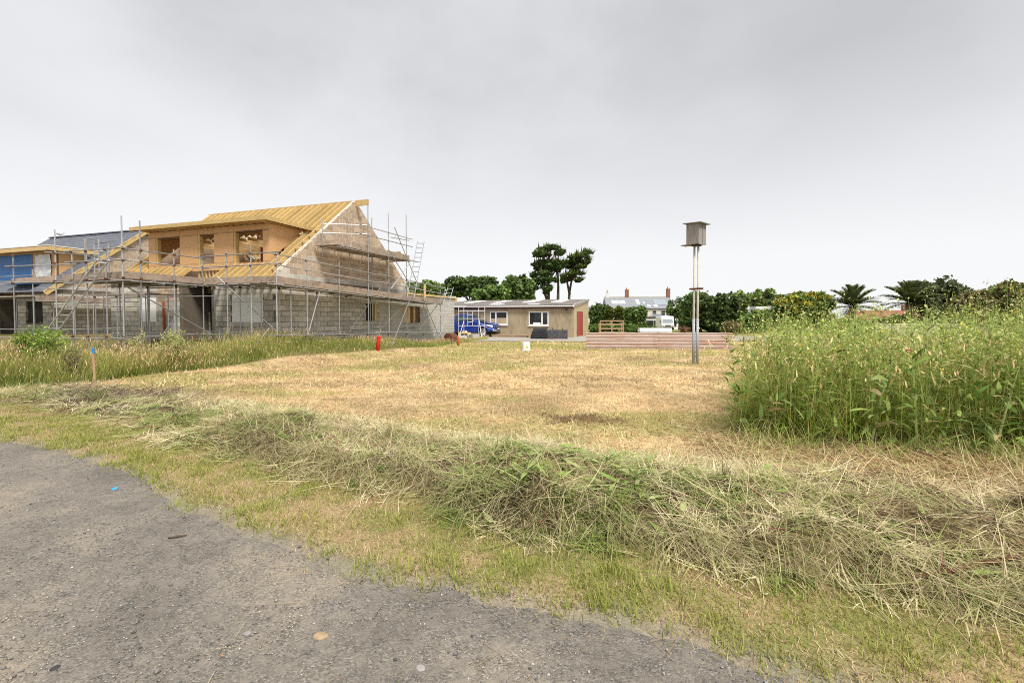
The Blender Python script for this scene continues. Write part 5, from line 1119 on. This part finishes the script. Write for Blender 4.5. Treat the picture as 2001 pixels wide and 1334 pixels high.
blades(acc, np.stack([x, y, ground_z(x, y)+.022], 1), U(0, 6.28, n), U(1.5, 1.6, n), rng.normal(0, .05, n), U(.04, .2, n), U(.002, .004, n), c, c, 3)
o = acc.obj('straw_litter', 'blade'); tag(o, 'stray bits of straw lying on the gravel track', 'straw', kind='stuff')

# ------------------------------------------------------------------ tall weeds at right
acc = Acc()
def weedpos(n, y0=5.0, y1=12.5, p=1.5):
    y = y0 + (y1 - y0)*rng.random(n)**p; wl = weed_left(y); x = wl - np.where(rng.random(n) < .05, U(0, .30, n), 0) + (1.15*y + 2.6 - wl)*rng.random(n); front = 5.85 - .30*(x - 3.1) + .9*(fbm(x, x*0, 2.2, 3, 100) - .5) + np.abs(rng.normal(0, .12, n))
    k = (y > front) & inview(x, y, .8); return x[k], y[k]
# basal green grass
x, y = weedpos(26000, 4.7, 9.5, 1.6); n = len(x); c = pick([(0.348,0.472,0.067),(0.461,0.574,0.096),(0.248,0.37,0.0575),(0.597,0.624,0.163),(0.672,0.6,0.22)], n, .15, [.3,.28,.2,.12,.10])
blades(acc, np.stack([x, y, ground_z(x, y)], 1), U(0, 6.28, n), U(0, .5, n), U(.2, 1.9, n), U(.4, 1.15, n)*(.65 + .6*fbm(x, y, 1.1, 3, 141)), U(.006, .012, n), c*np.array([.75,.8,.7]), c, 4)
# grass stems with pinkish heads
x, y = weedpos(7000, 4.8, 11, 1.4); n = len(x); c = pick([(0.472,0.46,0.116),(0.572,0.484,0.172),(0.374,0.42,0.0859)], n)
pts = blades(acc, np.stack([x, y, ground_z(x, y)], 1), U(0, 6.28, n), U(0, .22, n), U(.1, .6, n), U(.85, 1.35, n), U(.004, .007, n), c, c, 5); q = pts[-1]; ch = pick([(0.685,0.51,0.258),(0.772,0.637,0.326),(0.597,0.433,0.22)], n)
blades(acc, q - np.array([0, 0, .02]), U(0, 6.28, n), U(.2, 1.2, n), U(.2, .9, n), U(.07, .16, n), U(.013, .024, n), ch, ch*1.1, 3, belly=.6)
# branching leafy stems with buds
def stems(n0, h0, h1, p=1.35, y1=12.5):
    x, y = weedpos(n0, 4.9, y1, p); n = len(x); hh = U(h0, h1, n)*(.74 + .66*fbm(x, y, 1.0, 3, 110)) * np.interp(x - weed_left(y), [0, .5, 1.5], [.93, 1.0, 1.0]); az = U(0, 6.28, n); le = np.abs(rng.normal(0, .15, n)); cu = U(0, .6, n)
    P = np.stack([x, y, ground_z(x, y)], 1); c = pick([(0.472,0.548,0.144),(0.559,0.612,0.201),(0.374,0.446,0.116),(0.498,0.37,0.163)], n, .12, [.4,.3,.2,.1])
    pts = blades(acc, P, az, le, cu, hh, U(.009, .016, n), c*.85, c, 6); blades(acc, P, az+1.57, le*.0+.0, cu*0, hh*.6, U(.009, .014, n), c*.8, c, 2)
    tone = (U(.55, 1.2, n)*(.7 + .6*fbm(x, y, 1.3, 2, 115)))[:, None]*(np.array([1, 1, 1]) + sst(.45, .6, fbm(x, y, .8, 2, 116))[:, None]*np.array([.05, -.12, .35]))
    PT = np.stack(pts, 1)                                   # n,7,3
    def along(t):
        f = t*6; i = np.clip(f.astype(int), 0, 5); fr = (f - i)[:, None]; r_ = np.arange(n); return PT[r_, i]*(1-fr) + PT[r_, i+1]*fr
    for k in range(14):
        t = U(.10, .99, n); q = along(t); cl = pick([(0.274,0.408,0.0763),(0.386,0.51,0.116),(0.199,0.306,0.0575),(0.498,0.587,0.172)], n, .15, [.35,.3,.2,.15]); sz = (1.15 - t)
        blades(acc, q, U(0, 6.28, n), U(.4, 1.3, n), U(.2, 1.3, n), U(.07, .19, n)*(.5 + sz), U(.016, .042, n)*(.45 + sz*.8), cl*tone, cl*tone*1.05, 3, roll=rng.normal(0, .5, n), belly=.65)
    for k in range(7):
        t = U(.62, 1.0, n); q = along(t); a2 = U(0, 6.28, n); cb = pick([(0.324,0.42,0.105),(0.386,0.46,0.134)], n); tip = blades(acc, q, a2, U(.2, .9, n), U(-.5, .1, n), U(.08, .24, n), U(.004, .006, n), cb, cb, 2)[-1]
        cc = pick([(0.647,0.701,0.287),(0.523,0.612,0.191),(0.821,0.739,0.383),(0.697,0.612,0.307),(0.826,0.714,0.0383)], n, .12, [.25,.45,.10,.165,.035])
        for j in range(1): leaf_quads(acc, tip + rng.normal(0, .016, (n, 3)), U(.016, .030, n), cc, 0, 1.4)
stems(1450, 1.2, 1.62); stems(700, 1.05, 1.4, 1.0); stems(340, 1.4, 1.80, 1.6, 8.5)
# broad basal leaves and low tufts spilling out in front
n = 1050; x = U(3.0, 8.2, n); y = 5.75 - .30*(x - 3.1) + rng.normal(.1, .28, n); k = inview(x, y, .6) & (x > weed_left(y) - .2); x, y = x[k], y[k]; n = len(x); c = pick([(.16,.24,.05),(.24,.34,.07),(.33,.42,.11),(.12,.18,.04),(.40,.30,.14)], n, .15, [.3,.3,.2,.12,.08])
blades(acc, np.stack([x, y, ground_z(x, y) + .75*rng.random(n)**1.5], 1), U(0, 6.28, n), U(.3, 1.2, n), U(.3, 1.5, n), U(.09, .25, n), U(.02, .05, n), c*.8, c*.9, 4, roll=rng.normal(0, .4, n), belly=.65)
n = 4400; x = U(2.8, 8.2, n); y = 5.55 - .30*(x - 3.1) + rng.normal(0, .22, n); k = inview(x, y, .6) & (rng.random(n) < sst(.35, .6, fbm(x, y, 2.6, 2, 145))); x, y = x[k], y[k]; n = len(x); c = pick([(.34,.44,.09),(.44,.50,.14),(.56,.50,.24)], n)
blades(acc, np.stack([x, y, ground_z(x, y)], 1), U(0, 6.28, n), U(0, .8, n), U(.4, 1.6, n), U(.15, .5, n), U(.005, .009, n), c*.75, c, 4)
# brown dead stalks low down
x, y = weedpos(2200, 4.7, 6.6, 1.2); n = len(x); c = pick([(.30,.17,.09),(.42,.31,.18),(.20,.10,.06)], n); blades(acc, np.stack([x, y, ground_z(x, y)], 1), U(0, 6.28, n), U(.1, 1.2, n), U(.2, 1.0, n), U(.3, .7, n), U(.005, .010, n), c, c, 4)
x, y = weedpos(1500, 4.7, 6.4, 1.0); n = len(x); c = pick([(.62,.50,.30),(.50,.48,.22),(.34,.17,.10),(.56,.54,.26)], n); blades(acc, np.stack([x, y, ground_z(x, y)+U(0, .15, n)], 1), U(-3.0, 0, n), U(.3, 1.2, n), U(-.2, 1.0, n), U(.5, 1.1, n), U(.006, .012, n), c*.9, c, 6)
o = acc.obj('tall_weeds', 'blade'); tag(o, 'dense stand of tall flowering green weeds at the right', 'weeds', kind='stuff')
# collapsed pale stems at the foot of the weeds
acc = Acc(); n = 18000; x = U(2.4, 8.5, n); y = 5.5 - .28*(x-3.1) + rng.normal(-.35, .45, n); k = inview(x, y, .6); x, y = x[k], y[k]; n = len(x); c = pick(STRAW + [(.48,.48,.20),(.36,.42,.14),(.30,.16,.08),(.22,.11,.06)], n)
blades(acc, np.stack([x, y, ground_z(x, y)+U(-.01, .08, n)], 1), U(0, 6.28, n), U(1.15, 1.7, n), rng.normal(.2, .3, n), U(.12, .5, n), U(.005, .009, n), c*.85, c, 4, roll=rng.normal(0, .4, n))
o = acc.obj('fallen_stems', 'blade'); tag(o, 'fallen dry stems at the foot of the tall weeds', 'stems', kind='stuff')

# single dock plants one can pick out
def dock(x, y, h, lean, az, label, n=9, redleaf=False, pale=False):
    r = empty('dock_plant', (x, y, gz(x, y)), 0, label, 'plant', 'large leaved plants at the edge of the weeds')
    a = Acc(); one = np.ones(1); cs = np.array([[.40,.42,.19]]) if pale else np.array([[.27,.35,.09]])
    pts = blades(a, np.zeros((1, 3)), one*az, one*lean, one*.15, one*h, one*.03, cs*.8, cs, 7); blades(a, np.zeros((1, 3)), one*az, one*lean, one*.15, one*h, one*.03, cs*.8, cs, 7, roll=one*1.57)
    a.obj('stem', 'blade', r)
    for k in range(n):
        t = .18 + .72*k/n; i = min(6, int(t*7)); q = pts[i]*(1 - (t*7-i)) + pts[i+1]*(t*7-i); a = Acc(); c = pick([(.15,.26,.05),(.21,.33,.07),(.27,.36,.11)], 1)
        rl = redleaf and k == n-1
        if rl: c = np.array([[.30,.03,.04]])
        if pale and k % 4 == 1: c = np.array([[.42,.35,.16]])
        blades(a, q, U(0, 6.28, 1), U(.5, 1.1, 1), U(.4, 1.5, 1), U(.16, .34, 1)*(1.2-t*.6)*(.45 if rl else 1), U(.05, .085, 1)*(.8 if rl else 1), c*.9, c*1.05, 7, roll=rng.normal(0, .4, 1), belly=.65)
        o = a.obj('leaf', 'blade', r)
        if redleaf and k == n-1: tag(o, 'dark red leaf')
dock(3.02, 6.0, 1.35, .04, 2.8, 'big leaved green plant at the left corner of the weeds', 12)
dock(4.62, 5.15, 1.45, .10, 1.2, 'tall leafy plant with one dark red leaf amid the weeds', 11, True)
dock(4.15, 5.25, 1.15, .35, .5, 'pale thick stalk leaning right in front of the weeds', 8, pale=True)
dock(5.15, 4.85, 1.25, .42, .4, 'long pale stalk slanting up at the right of the weeds', 8, pale=True)
dock(5.35, 5.0, 1.1, .15, 2.0, 'broad leaved plant low at the right frame edge', 10)
def shrub(name, x, y, w_, h, n, pal, label, ls=.03, flowers=None, cat='shrub'):
    r = empty(name, (x, y, gz(x, y)), 0, label, cat); a = Acc(); st = MB()
    for k in range(9):
        an = rnd.uniform(0, 6.28); p = [(0, 0, 0), (math.cos(an)*w_*.2, math.sin(an)*w_*.2, h*.5), (math.cos(an)*w_*.42, math.sin(an)*w_*.42, h*.9)]; st.path(p, [.012, .008, .003], 5)
    st.build('stem', 'bark_pale', r)
    nc = 70; cc = rng.normal(0, .38, (nc, 3))*np.array([w_/2, w_/2, h*.45]) + np.array([0, 0, h*.55]); i = rng.integers(0, nc, n); P = cc[i] + rng.normal(0, .07*w_, (n, 3)); P[:, 2] = np.abs(P[:, 2]); sh_ = rng.uniform(.75, 1.25, nc)[i][:, None]
    leaf_quads(a, P, U(.6, 1.3, n)*ls, pick(pal, n)*sh_); a.obj('foliage', 'foliage', r)
    if flowers is not None:
        a = Acc(); q = P[rng.integers(0, n, 60)] + np.array([0, 0, .04]); leaf_quads(a, q, np.full(60, ls*1.1), pick([flowers], 60), 0, 1.0); tag(a.obj('flowers', 'foliage', r), kind='stuff')
shrub('ragwort_plant', -10.4, 13.9, .85, 1.35, 2600, [(.36,.40,.15),(.46,.47,.20)], 'bushy yellow flowering plant before the recessed doorway', .03, (.7,.5,.05), 'plant')
shrub('ragwort_plant', -11.0, 13.4, .8, 1.2, 1300, [(.36,.40,.15),(.48,.47,.2)], 'sparse yellow flowering plant before the white window sheet', .025, (.7,.5,.05), 'plant')
shrub('green_bush', -12.7, 12.2, 1.3, 1.25, 6000, [(.22,.33,.05),(.28,.38,.07),(.16,.26,.04)], 'fresh green bush in the long grass at the left', .035)
shrub('thistle_plant', -10.95, 11.3, .5, .95, 700, [(.20,.25,.08),(.28,.27,.11)], 'purple flowered thistle between the fresh green bush and the stake', .03, (.25,.04,.22), 'plant')
shrub('dead_shrub', 21.5, 44.5, 2.0, 1.2, 2600, [(.30,.22,.12),(.24,.19,.10),(.2,.2,.07)], 'dry brown shrub at the foot of the right hand hedge', .10)
shrub('branch_pile', 17.0, 45.0, 1.1, .8, 500, [(.24,.12,.07),(.3,.17,.1)], 'small heap of brown branches left of the big dark bush', .10, None, 'branches')

# ------------------------------------------------------------------ trees
G_DARK = [(0.092, 0.153, 0.049), (0.133, 0.208, 0.063), (0.184, 0.259, 0.081), (0.063, 0.108, 0.037)]
G_MID = [(0.155, 0.248, 0.066), (0.225, 0.333, 0.09), (0.296, 0.404, 0.124), (0.109, 0.178, 0.049)]
G_YEL = [(0.432, 0.384, 0.06), (0.552, 0.456, 0.072), (0.312, 0.312, 0.054)]
G_OLV = [(0.225, 0.231, 0.094), (0.3, 0.275, 0.119), (0.175, 0.188, 0.069), (0.338, 0.263, 0.15)]
def tree(name, X, Y, lobes, nleaf, ls, pal, label, trunk_r=.25, bark='bark', top_pal=None, group=None, cat='tree', trunks=None, clump=.105, flat=.3, ncl=150, spray=0):
    z0 = gz(X, Y); r = empty(name, (X, Y, z0), 0, label, cat, group); a = Acc(); tot = sum(l[3]*l[4]*l[5] for l in lobes)
    for (cx_, cy_, cz_, rx_, ry_, rz_) in lobes:
        n = int(nleaf*(rx_*ry_*rz_)/tot); nc = max(8, int(ncl*(rx_*ry_*rz_)/tot*len(lobes)*.6)); d = rng.normal(0, 1, (nc, 3)); d /= np.linalg.norm(d, axis=1)[:, None]; d *= (rng.random(nc)**.45)[:, None]
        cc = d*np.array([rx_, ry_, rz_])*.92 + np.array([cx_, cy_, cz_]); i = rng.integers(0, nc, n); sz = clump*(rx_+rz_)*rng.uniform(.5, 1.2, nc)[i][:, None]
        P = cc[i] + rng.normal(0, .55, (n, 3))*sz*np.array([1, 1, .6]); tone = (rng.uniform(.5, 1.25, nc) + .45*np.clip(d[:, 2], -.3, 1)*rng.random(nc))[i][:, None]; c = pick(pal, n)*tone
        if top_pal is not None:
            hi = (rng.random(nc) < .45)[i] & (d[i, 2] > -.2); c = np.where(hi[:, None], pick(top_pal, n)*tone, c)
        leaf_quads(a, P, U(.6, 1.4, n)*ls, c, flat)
    if spray:
        for (cx_, cy_, cz_, rx_, ry_, rz_) in lobes:
            n = spray; d = rng.normal(0, 1, (n, 3)); d /= np.linalg.norm(d, axis=1)[:, None]; P = np.array([cx_, cy_, cz_]) + d*np.array([rx_, ry_, rz_])*.8; az = np.arctan2(d[:, 1], d[:, 0]) + rng.normal(0, .4, n); c = pick(pal, n)*U(.7, 1.3, n)[:, None]
            blades(a, P, az*.6, U(.5, 1.5, n), U(-.5, .3, n), U(.35, .95, n), U(.10, .2, n), c, c*1.1, 3, belly=.5)
    a.obj('crown', 'foliage', r)
    tb = MB(); tr_ = trunks or [[(0, 0, -.2)]]
    for tp in tr_:
        pts = [Vector(p) for p in tp]
        if len(pts) == 1: l0 = max(lobes, key=lambda l: l[2]); pts.append(Vector((l0[0]*.5, l0[1]*.5, l0[2]*.5))); pts.append(Vector((l0[0], l0[1], l0[2]+l0[5]*.4)))
        rad = [trunk_r*(1 - .8*i/(len(pts)-1)) for i in range(len(pts))]; tb.path(pts, rad, 8)
        for l in lobes[::(4 if len(lobes) > 30 else 1)]:
            j = len(pts)//2; tb.path([pts[j], Vector((l[0]*.6+pts[j].x*.4, l[1]*.6+pts[j].y*.4, l[2]*.75+pts[j].z*.25)), Vector(l[:3])], [trunk_r*.45, trunk_r*.3, trunk_r*.08], 6)
    tb.build('trunk', bark, r, True); return r
def px2(u, v, d): return ((u - 1000.5)/889*d, EYE + (620 - v)/889*d)
def crown(u0, u1, vt, vb, d, k=3, seed=0):
    """lobes filling a crown that spans u0..u1 wide and vt..vb high at distance d (metres)"""
    xa, zt = px2(u0, vt, d); xb, zb = px2(u1, vb, d); X = (xa+xb)/2; q = random.Random(seed); g0 = gz(X, d); W2 = (xb-xa)/2; Hh = zt-zb; L_ = []
    if k == 1: return X, [(0, 0, (zt+zb)/2-g0, W2, W2*.8, Hh/2)]
    for i in range(k):
        cx_ = -W2*.6 + 1.2*W2*i/(k-1); rz_ = Hh*q.uniform(.30, .46); cz_ = zt - g0 - rz_ - (0 if i in (k//2, q.randrange(k)) else Hh*q.uniform(.03, .16)); L_.append((cx_, q.uniform(-1, 1)*W2*.3, cz_, W2*q.uniform(.42, .62), W2*.5, rz_))
        if zb - g0 < cz_ - rz_*1.3: L_.append((cx_*.9, q.uniform(-.5, .5), (zb-g0)+Hh*.25, W2*.5, W2*.45, Hh*.28))
    return X, L_
TG = 'trees and bushes along the back of the field'
def bush(name, u0, u1, vt, vb, d, k, n, ls, pal, label, **kw):
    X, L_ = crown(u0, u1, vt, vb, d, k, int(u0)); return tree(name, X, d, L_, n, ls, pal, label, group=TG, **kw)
bush('oak_tree', 796, 872, 545, 592, 72, 3, 7000, .30, G_MID, 'mid green tree above the scaffold end wall', trunk_r=.2)
bush('pine_tree', 872, 972, 537, 580, 64, 5, 13000, .26, G_DARK, 'broad flat topped dark pine behind the shed', trunk_r=.25, clump=.09, flat=.65, ncl=240)
bush('elder_bush', 922, 992, 556, 600, 56, 3, 8000, .24, G_MID, 'lower green bush right of the flat topped pine', trunk_r=.15)
bush('sycamore_tree', 984, 1044, 533, 600, 58, 4, 9000, .26, G_DARK[1:3]+G_MID[:1], 'rounded dark green tree left of the tall cypress', trunk_r=.2)
# two tall cypresses with bare trunks
def wisps(name, u, d, puffs, n, ls, pal, label, trunks, tr=.22):
    X = (u - 1000.5)/889*d; g0 = gz(X, d); L_ = []
    for pu, pv, ru, rv in puffs:
        x, z = px2(pu, pv, d); 
        for q in range(4): L_.append((x - X + rnd.uniform(-.6, .6)*ru/889*d, rnd.uniform(-1.2, 1.2), z - g0 + rnd.uniform(-.7, .7)*rv/889*d, ru/889*d*rnd.uniform(.45, .8), ru/889*d*.6, rv/889*d*rnd.uniform(.28, .55)))
    T_ = []
    for t in trunks: T_.append([(px2(a, b, d)[0]-X, .2*i, px2(a, b, d)[1]-g0) for i, (a, b) in enumerate(t)])
    return tree(name, X, d, L_, n, ls, pal, label, trunk_r=tr, bark='bark', group=TG, trunks=T_, clump=.10, flat=.5, ncl=420, spray=26)
wisps('cypress_tree', 1068, 60, [(1075,488,20,12),(1055,500,22,11),(1090,497,13,14),(1045,520,16,10),(1068,515,22,14),(1090,522,12,14),(1040,538,12,7),(1062,540,22,12),(1078,555,12,14),(1036,560,7,5),(1062,568,8,8),(1050,552,10,6)], 12500, .21, G_DARK, 'tallest dark cypress with bare lower branches behind the shed', [[(1072,600),(1072,560),(1070,520),(1078,490)], [(1074,600),(1060,560),(1048,535)], [(1050,600),(1040,570),(1036,555)], [(1090,600),(1091,560),(1090,520),(1092,500)]])
wisps('cypress_tree', 1115, 60, [(1135,500,18,6),(1148,494,12,4),(1120,508,18,8),(1105,515,12,9),(1140,515,14,6),(1122,525,18,8),(1112,540,16,8),(1132,545,10,5),(1100,545,9,9),(1128,532,12,5),(1150,508,8,3)], 7000, .20, G_DARK[:3]+[(.10,.11,.03)], 'wind swept yellowish cypress leaning right beside the tallest cypress', [[(1111,600),(1113,570),(1118,545),(1124,515),(1145,496)], [(1113,575),(1108,550),(1104,520)]], .2)
bush('laurel_bush', 1153, 1188, 590, 650, 56, 3, 5000, .22, G_DARK[1:]+G_MID[:1], 'dark bush against the shed end wall')
bush('conifer_bush', 1184, 1214, 595, 645, 52, 2, 4500, .20, [(.12,.15,.025),(.17,.19,.03),(.08,.11,.02)], 'yellow green conifer bush left of the far house')
bush('round_bush', 1218, 1264, 597, 646, 54, 3, 6500, .20, G_DARK[1:3]+G_MID[:2], 'round dark green bush in front of the far house')
bush('holly_bush', 1306, 1348, 578, 640, 90, 3, 5000, .24, G_DARK[1:]+G_MID[:1], 'loose bush above the white motorhome')
bush('hawthorn_bush', 1334, 1405, 566, 655, 50, 4, 11000, .22, G_DARK+G_MID[:1], 'big dark bush directly behind the owl box poles')
bush('hawthorn_bush', 1378, 1456, 568, 655, 48, 4, 12000, .22, G_DARK+[(.05,.06,.02)], 'widest dark bush right of the owl box poles')
bush('willow_sapling', 1428, 1466, 566, 605, 52, 3, 1600, .22, G_MID[1:3]+G_OLV[:1], 'thin pale sprays at the right shoulder of the widest bush', trunk_r=.06)
bush('hedge_bush', 1440, 1500, 603, 655, 47, 4, 8000, .20, G_MID, 'green hedge below the white caravan roof')
bush('ash_sapling', 1462, 1512, 562, 605, 62, 3, 2600, .26, G_MID[1:]+G_OLV[:1], 'small airy tree above the white caravan roof', trunk_r=.08)
bush('hedge_bush', 1485, 1560, 602, 650, 50, 4, 8000, .20, G_MID+G_OLV[:1], 'hedge left of the yellow bush')
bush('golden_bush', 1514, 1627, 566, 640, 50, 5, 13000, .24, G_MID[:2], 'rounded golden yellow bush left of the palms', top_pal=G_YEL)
bush('tamarisk_tree', 1786, 1882, 540, 625, 44, 5, 9000, .22, [(.13,.16,.075),(.18,.20,.10),(.09,.115,.05)], 'feathery grey green tree behind the right palm', clump=.12, flat=.0, ncl=120)
bush('scrub_tree', 1872, 1955, 562, 640, 40, 4, 9000, .20, G_OLV, 'olive brown scrub tree right of the feathery tree')
bush('scrub_tree', 1935, 2040, 548, 645, 34, 4, 10000, .20, G_OLV+G_MID[:1], 'olive green scrub tree at the right frame edge')
bush('hedge_bush', 1600, 1730, 622, 660, 52, 5, 8000, .22, G_MID+G_DARK[:1], 'hedge below the left palm')
bush('hedge_bush', 1730, 1860, 612, 660, 46, 5, 9000, .22, G_OLV+G_MID[:2], 'hedge below the right palm')
bush('hedge_bush', 1150, 1262, 632, 652, 50, 5, 6000, .18, [(.10,.17,.035),(.14,.22,.05)], 'low bright green hedge behind the timber frame')
bush('hedge_bush', 1225, 1292, 636, 652, 47, 4, 3500, .16, [(.10,.16,.035),(.14,.20,.05)], 'low scrub behind the white panel pack')
# palms
def palm(u, v, rad, d, label, n=46):
    X, zc = px2(u, v, d); g0 = gz(X, d); r = empty('palm_tree', (X, d, g0), 0, label, 'palm tree', 'date palms beyond the weeds'); hc = zc - g0; Rm = rad/889*d
    tb = MB(); pts = [Vector((0, 0, -.2)), Vector((.05, 0, hc*.5)), Vector((0, 0, hc))]; tb.path(pts, [.34, .28, .32], 10); tb.build('trunk', 'bark_pale', r, True)
    meshes = []
    for q in range(4):
        a = Acc(); m = 34; t = np.linspace(.12, 1, m); st = [.10, .60, 1.05, 1.6][q]; th = st - .25 + (.6 if q < 3 else .5)*t**1.5
        seg_ = Rm*1.12/m; xs_ = np.cumsum(np.sin(th + .25))*seg_; zs_ = np.cumsum(np.cos(th + .25))*seg_; sp_ = np.stack([xs_, xs_*0, zs_], 1)
        for s in (-1, 1):
            ln = Rm*.36*np.sin(np.pi*np.clip(t*.92+.06, 0, 1))**.6; c = pick([(.13,.165,.055),(.18,.205,.075),(.095,.125,.04)], m)
            if q == 3: c = pick([(.17,.14,.07),(.12,.12,.05)], m)
            blades(a, sp_, np.full(m, s*1.0) + U(-.12, .12, m), th*.8 + U(.2, .5, m), U(.2, .6, m), ln, np.full(m, .05*Rm/1.0*.9), c, c*1.15, 3)
        c = np.tile([[.20,.19,.08]], (m, 1)); 
        V_ = np.concatenate([sp_ + [0, .025, 0], sp_ - [0, .025, 0]]); T_ = np.array([(i, i+1, m+i+1) for i in range(m-1)] + [(i, m+i+1, m+i) for i in range(m-1)]); a.add(V_, T_, np.concatenate([c, c]))
        o = a.obj('frond', 'foliage', r); meshes.append(o.data); bpy.data.objects.remove(o)
    for k in range(n):
        q = [0, 1, 2, 0, 2, 3][k % 6]; o = link('frond', meshes[q], None, r); o.location = (0, 0, hc); o.rotation_euler = (rnd.uniform(-.12, .12), rnd.uniform(-.15, .15), k*2.39996); o.scale = (1, 1, 1) if q else (.9, .9, .9)
palm(1665, 598, 43, 45, 'left date palm with arching fronds above the weeds')
palm(1776, 592, 45, 43, 'right date palm in front of the feathery tree')
# distant hedgerow closing the horizon
acc = Acc(); n = 26000; x = U(-230, 230, n); y = 165 + rng.normal(0, 2, n); h = 2.6*(.6 + .8*fbm(x, x*0, .12, 3, 130)); z = ground_z(x, y) + h*rng.random(n)**.7; leaf_quads(acc, np.stack([x, y, z], 1), U(.4, .9, n), pick(G_MID + G_DARK, n), .2)
o = acc.obj('distant_hedgerow', 'foliage'); tag(o, 'low dark hedgerow along the far edge of the fields', 'hedge', kind='stuff')

# ------------------------------------------------------------------ small things on the track
def pebble(x, y, s, m, label, fl=.35):
    b = MB(); b.add([], []); import bmesh as bb
    me = bpy.data.meshes.new('stone'); bm = bb.new(); bb.ops.create_icosphere(bm, subdivisions=2, radius=s)
    for v in bm.verts: v.co = Vector((v.co.x*rnd.uniform(.85, 1.15)*1.3, v.co.y*rnd.uniform(.85, 1.15), v.co.z*fl))
    bm.to_mesh(me); bm.free(); o = link('stone', me, m, None, True); o.location = (x, y, gz(x, y)+.012+s*fl*.0); o.rotation_euler = (0, 0, rnd.uniform(0, 3)); tag(o, label, 'stone', 'larger stones on the gravel track')
pebble(-.97, 2.26, .032, 'pebble_tan', 'flat tan stone near the bottom of the track'); pebble(-1.35, 2.28, .018, 'pebble', 'grey rounded stone left of the flat tan stone'); pebble(-.42, 2.05, .02, 'pebble', 'grey flat stone near the bottom edge of the track')
pebble(-2.1, 2.05, .016, 'tarmac', 'small black stone low at the left of the track')
sx_, sy_ = -3.72, 4.22; sb = MB(); sb.add([(-.03, -.006, .02), (.035, -.01, .02), (.018, .018, .034), (-.018, .018, .026), (.0, -.018, .012)], [(0, 1, 2, 3), (0, 4, 1)]); o = sb.build('plastic_scrap', 'scrap_blue', None); o.location = (sx_, sy_, gz(sx_, sy_)); sm_ = o.modifiers.new('s', 'SOLIDIFY'); sm_.thickness = .002; tag(o, 'scrap of bright blue plastic on the gravel by the grass', 'litter')
o = MB().path([(0, 0, 0), (.06, .01, .006), (.11, .035, .004)], [.006, .008, .004], 6).build('stick', 'bark', None, True); o.location = (-2.5, 3.27, gz(-2.5, 3.27)+.02); tag(o, 'short dark stick lying on the gravel track', 'stick')
o = MB().path([(0, 0, 0), (.22, .03, .02), (.5, .10, .03), (.8, .12, .07)], [.012, .016, .018, .012], 7).build('rusty_rod', 'rust', None, True); o.location = (2.35, 2.62, gz(2.35, 2.62)+.06); tag(o, 'reddish brown bent rod in the cuttings at lower right', 'rod')
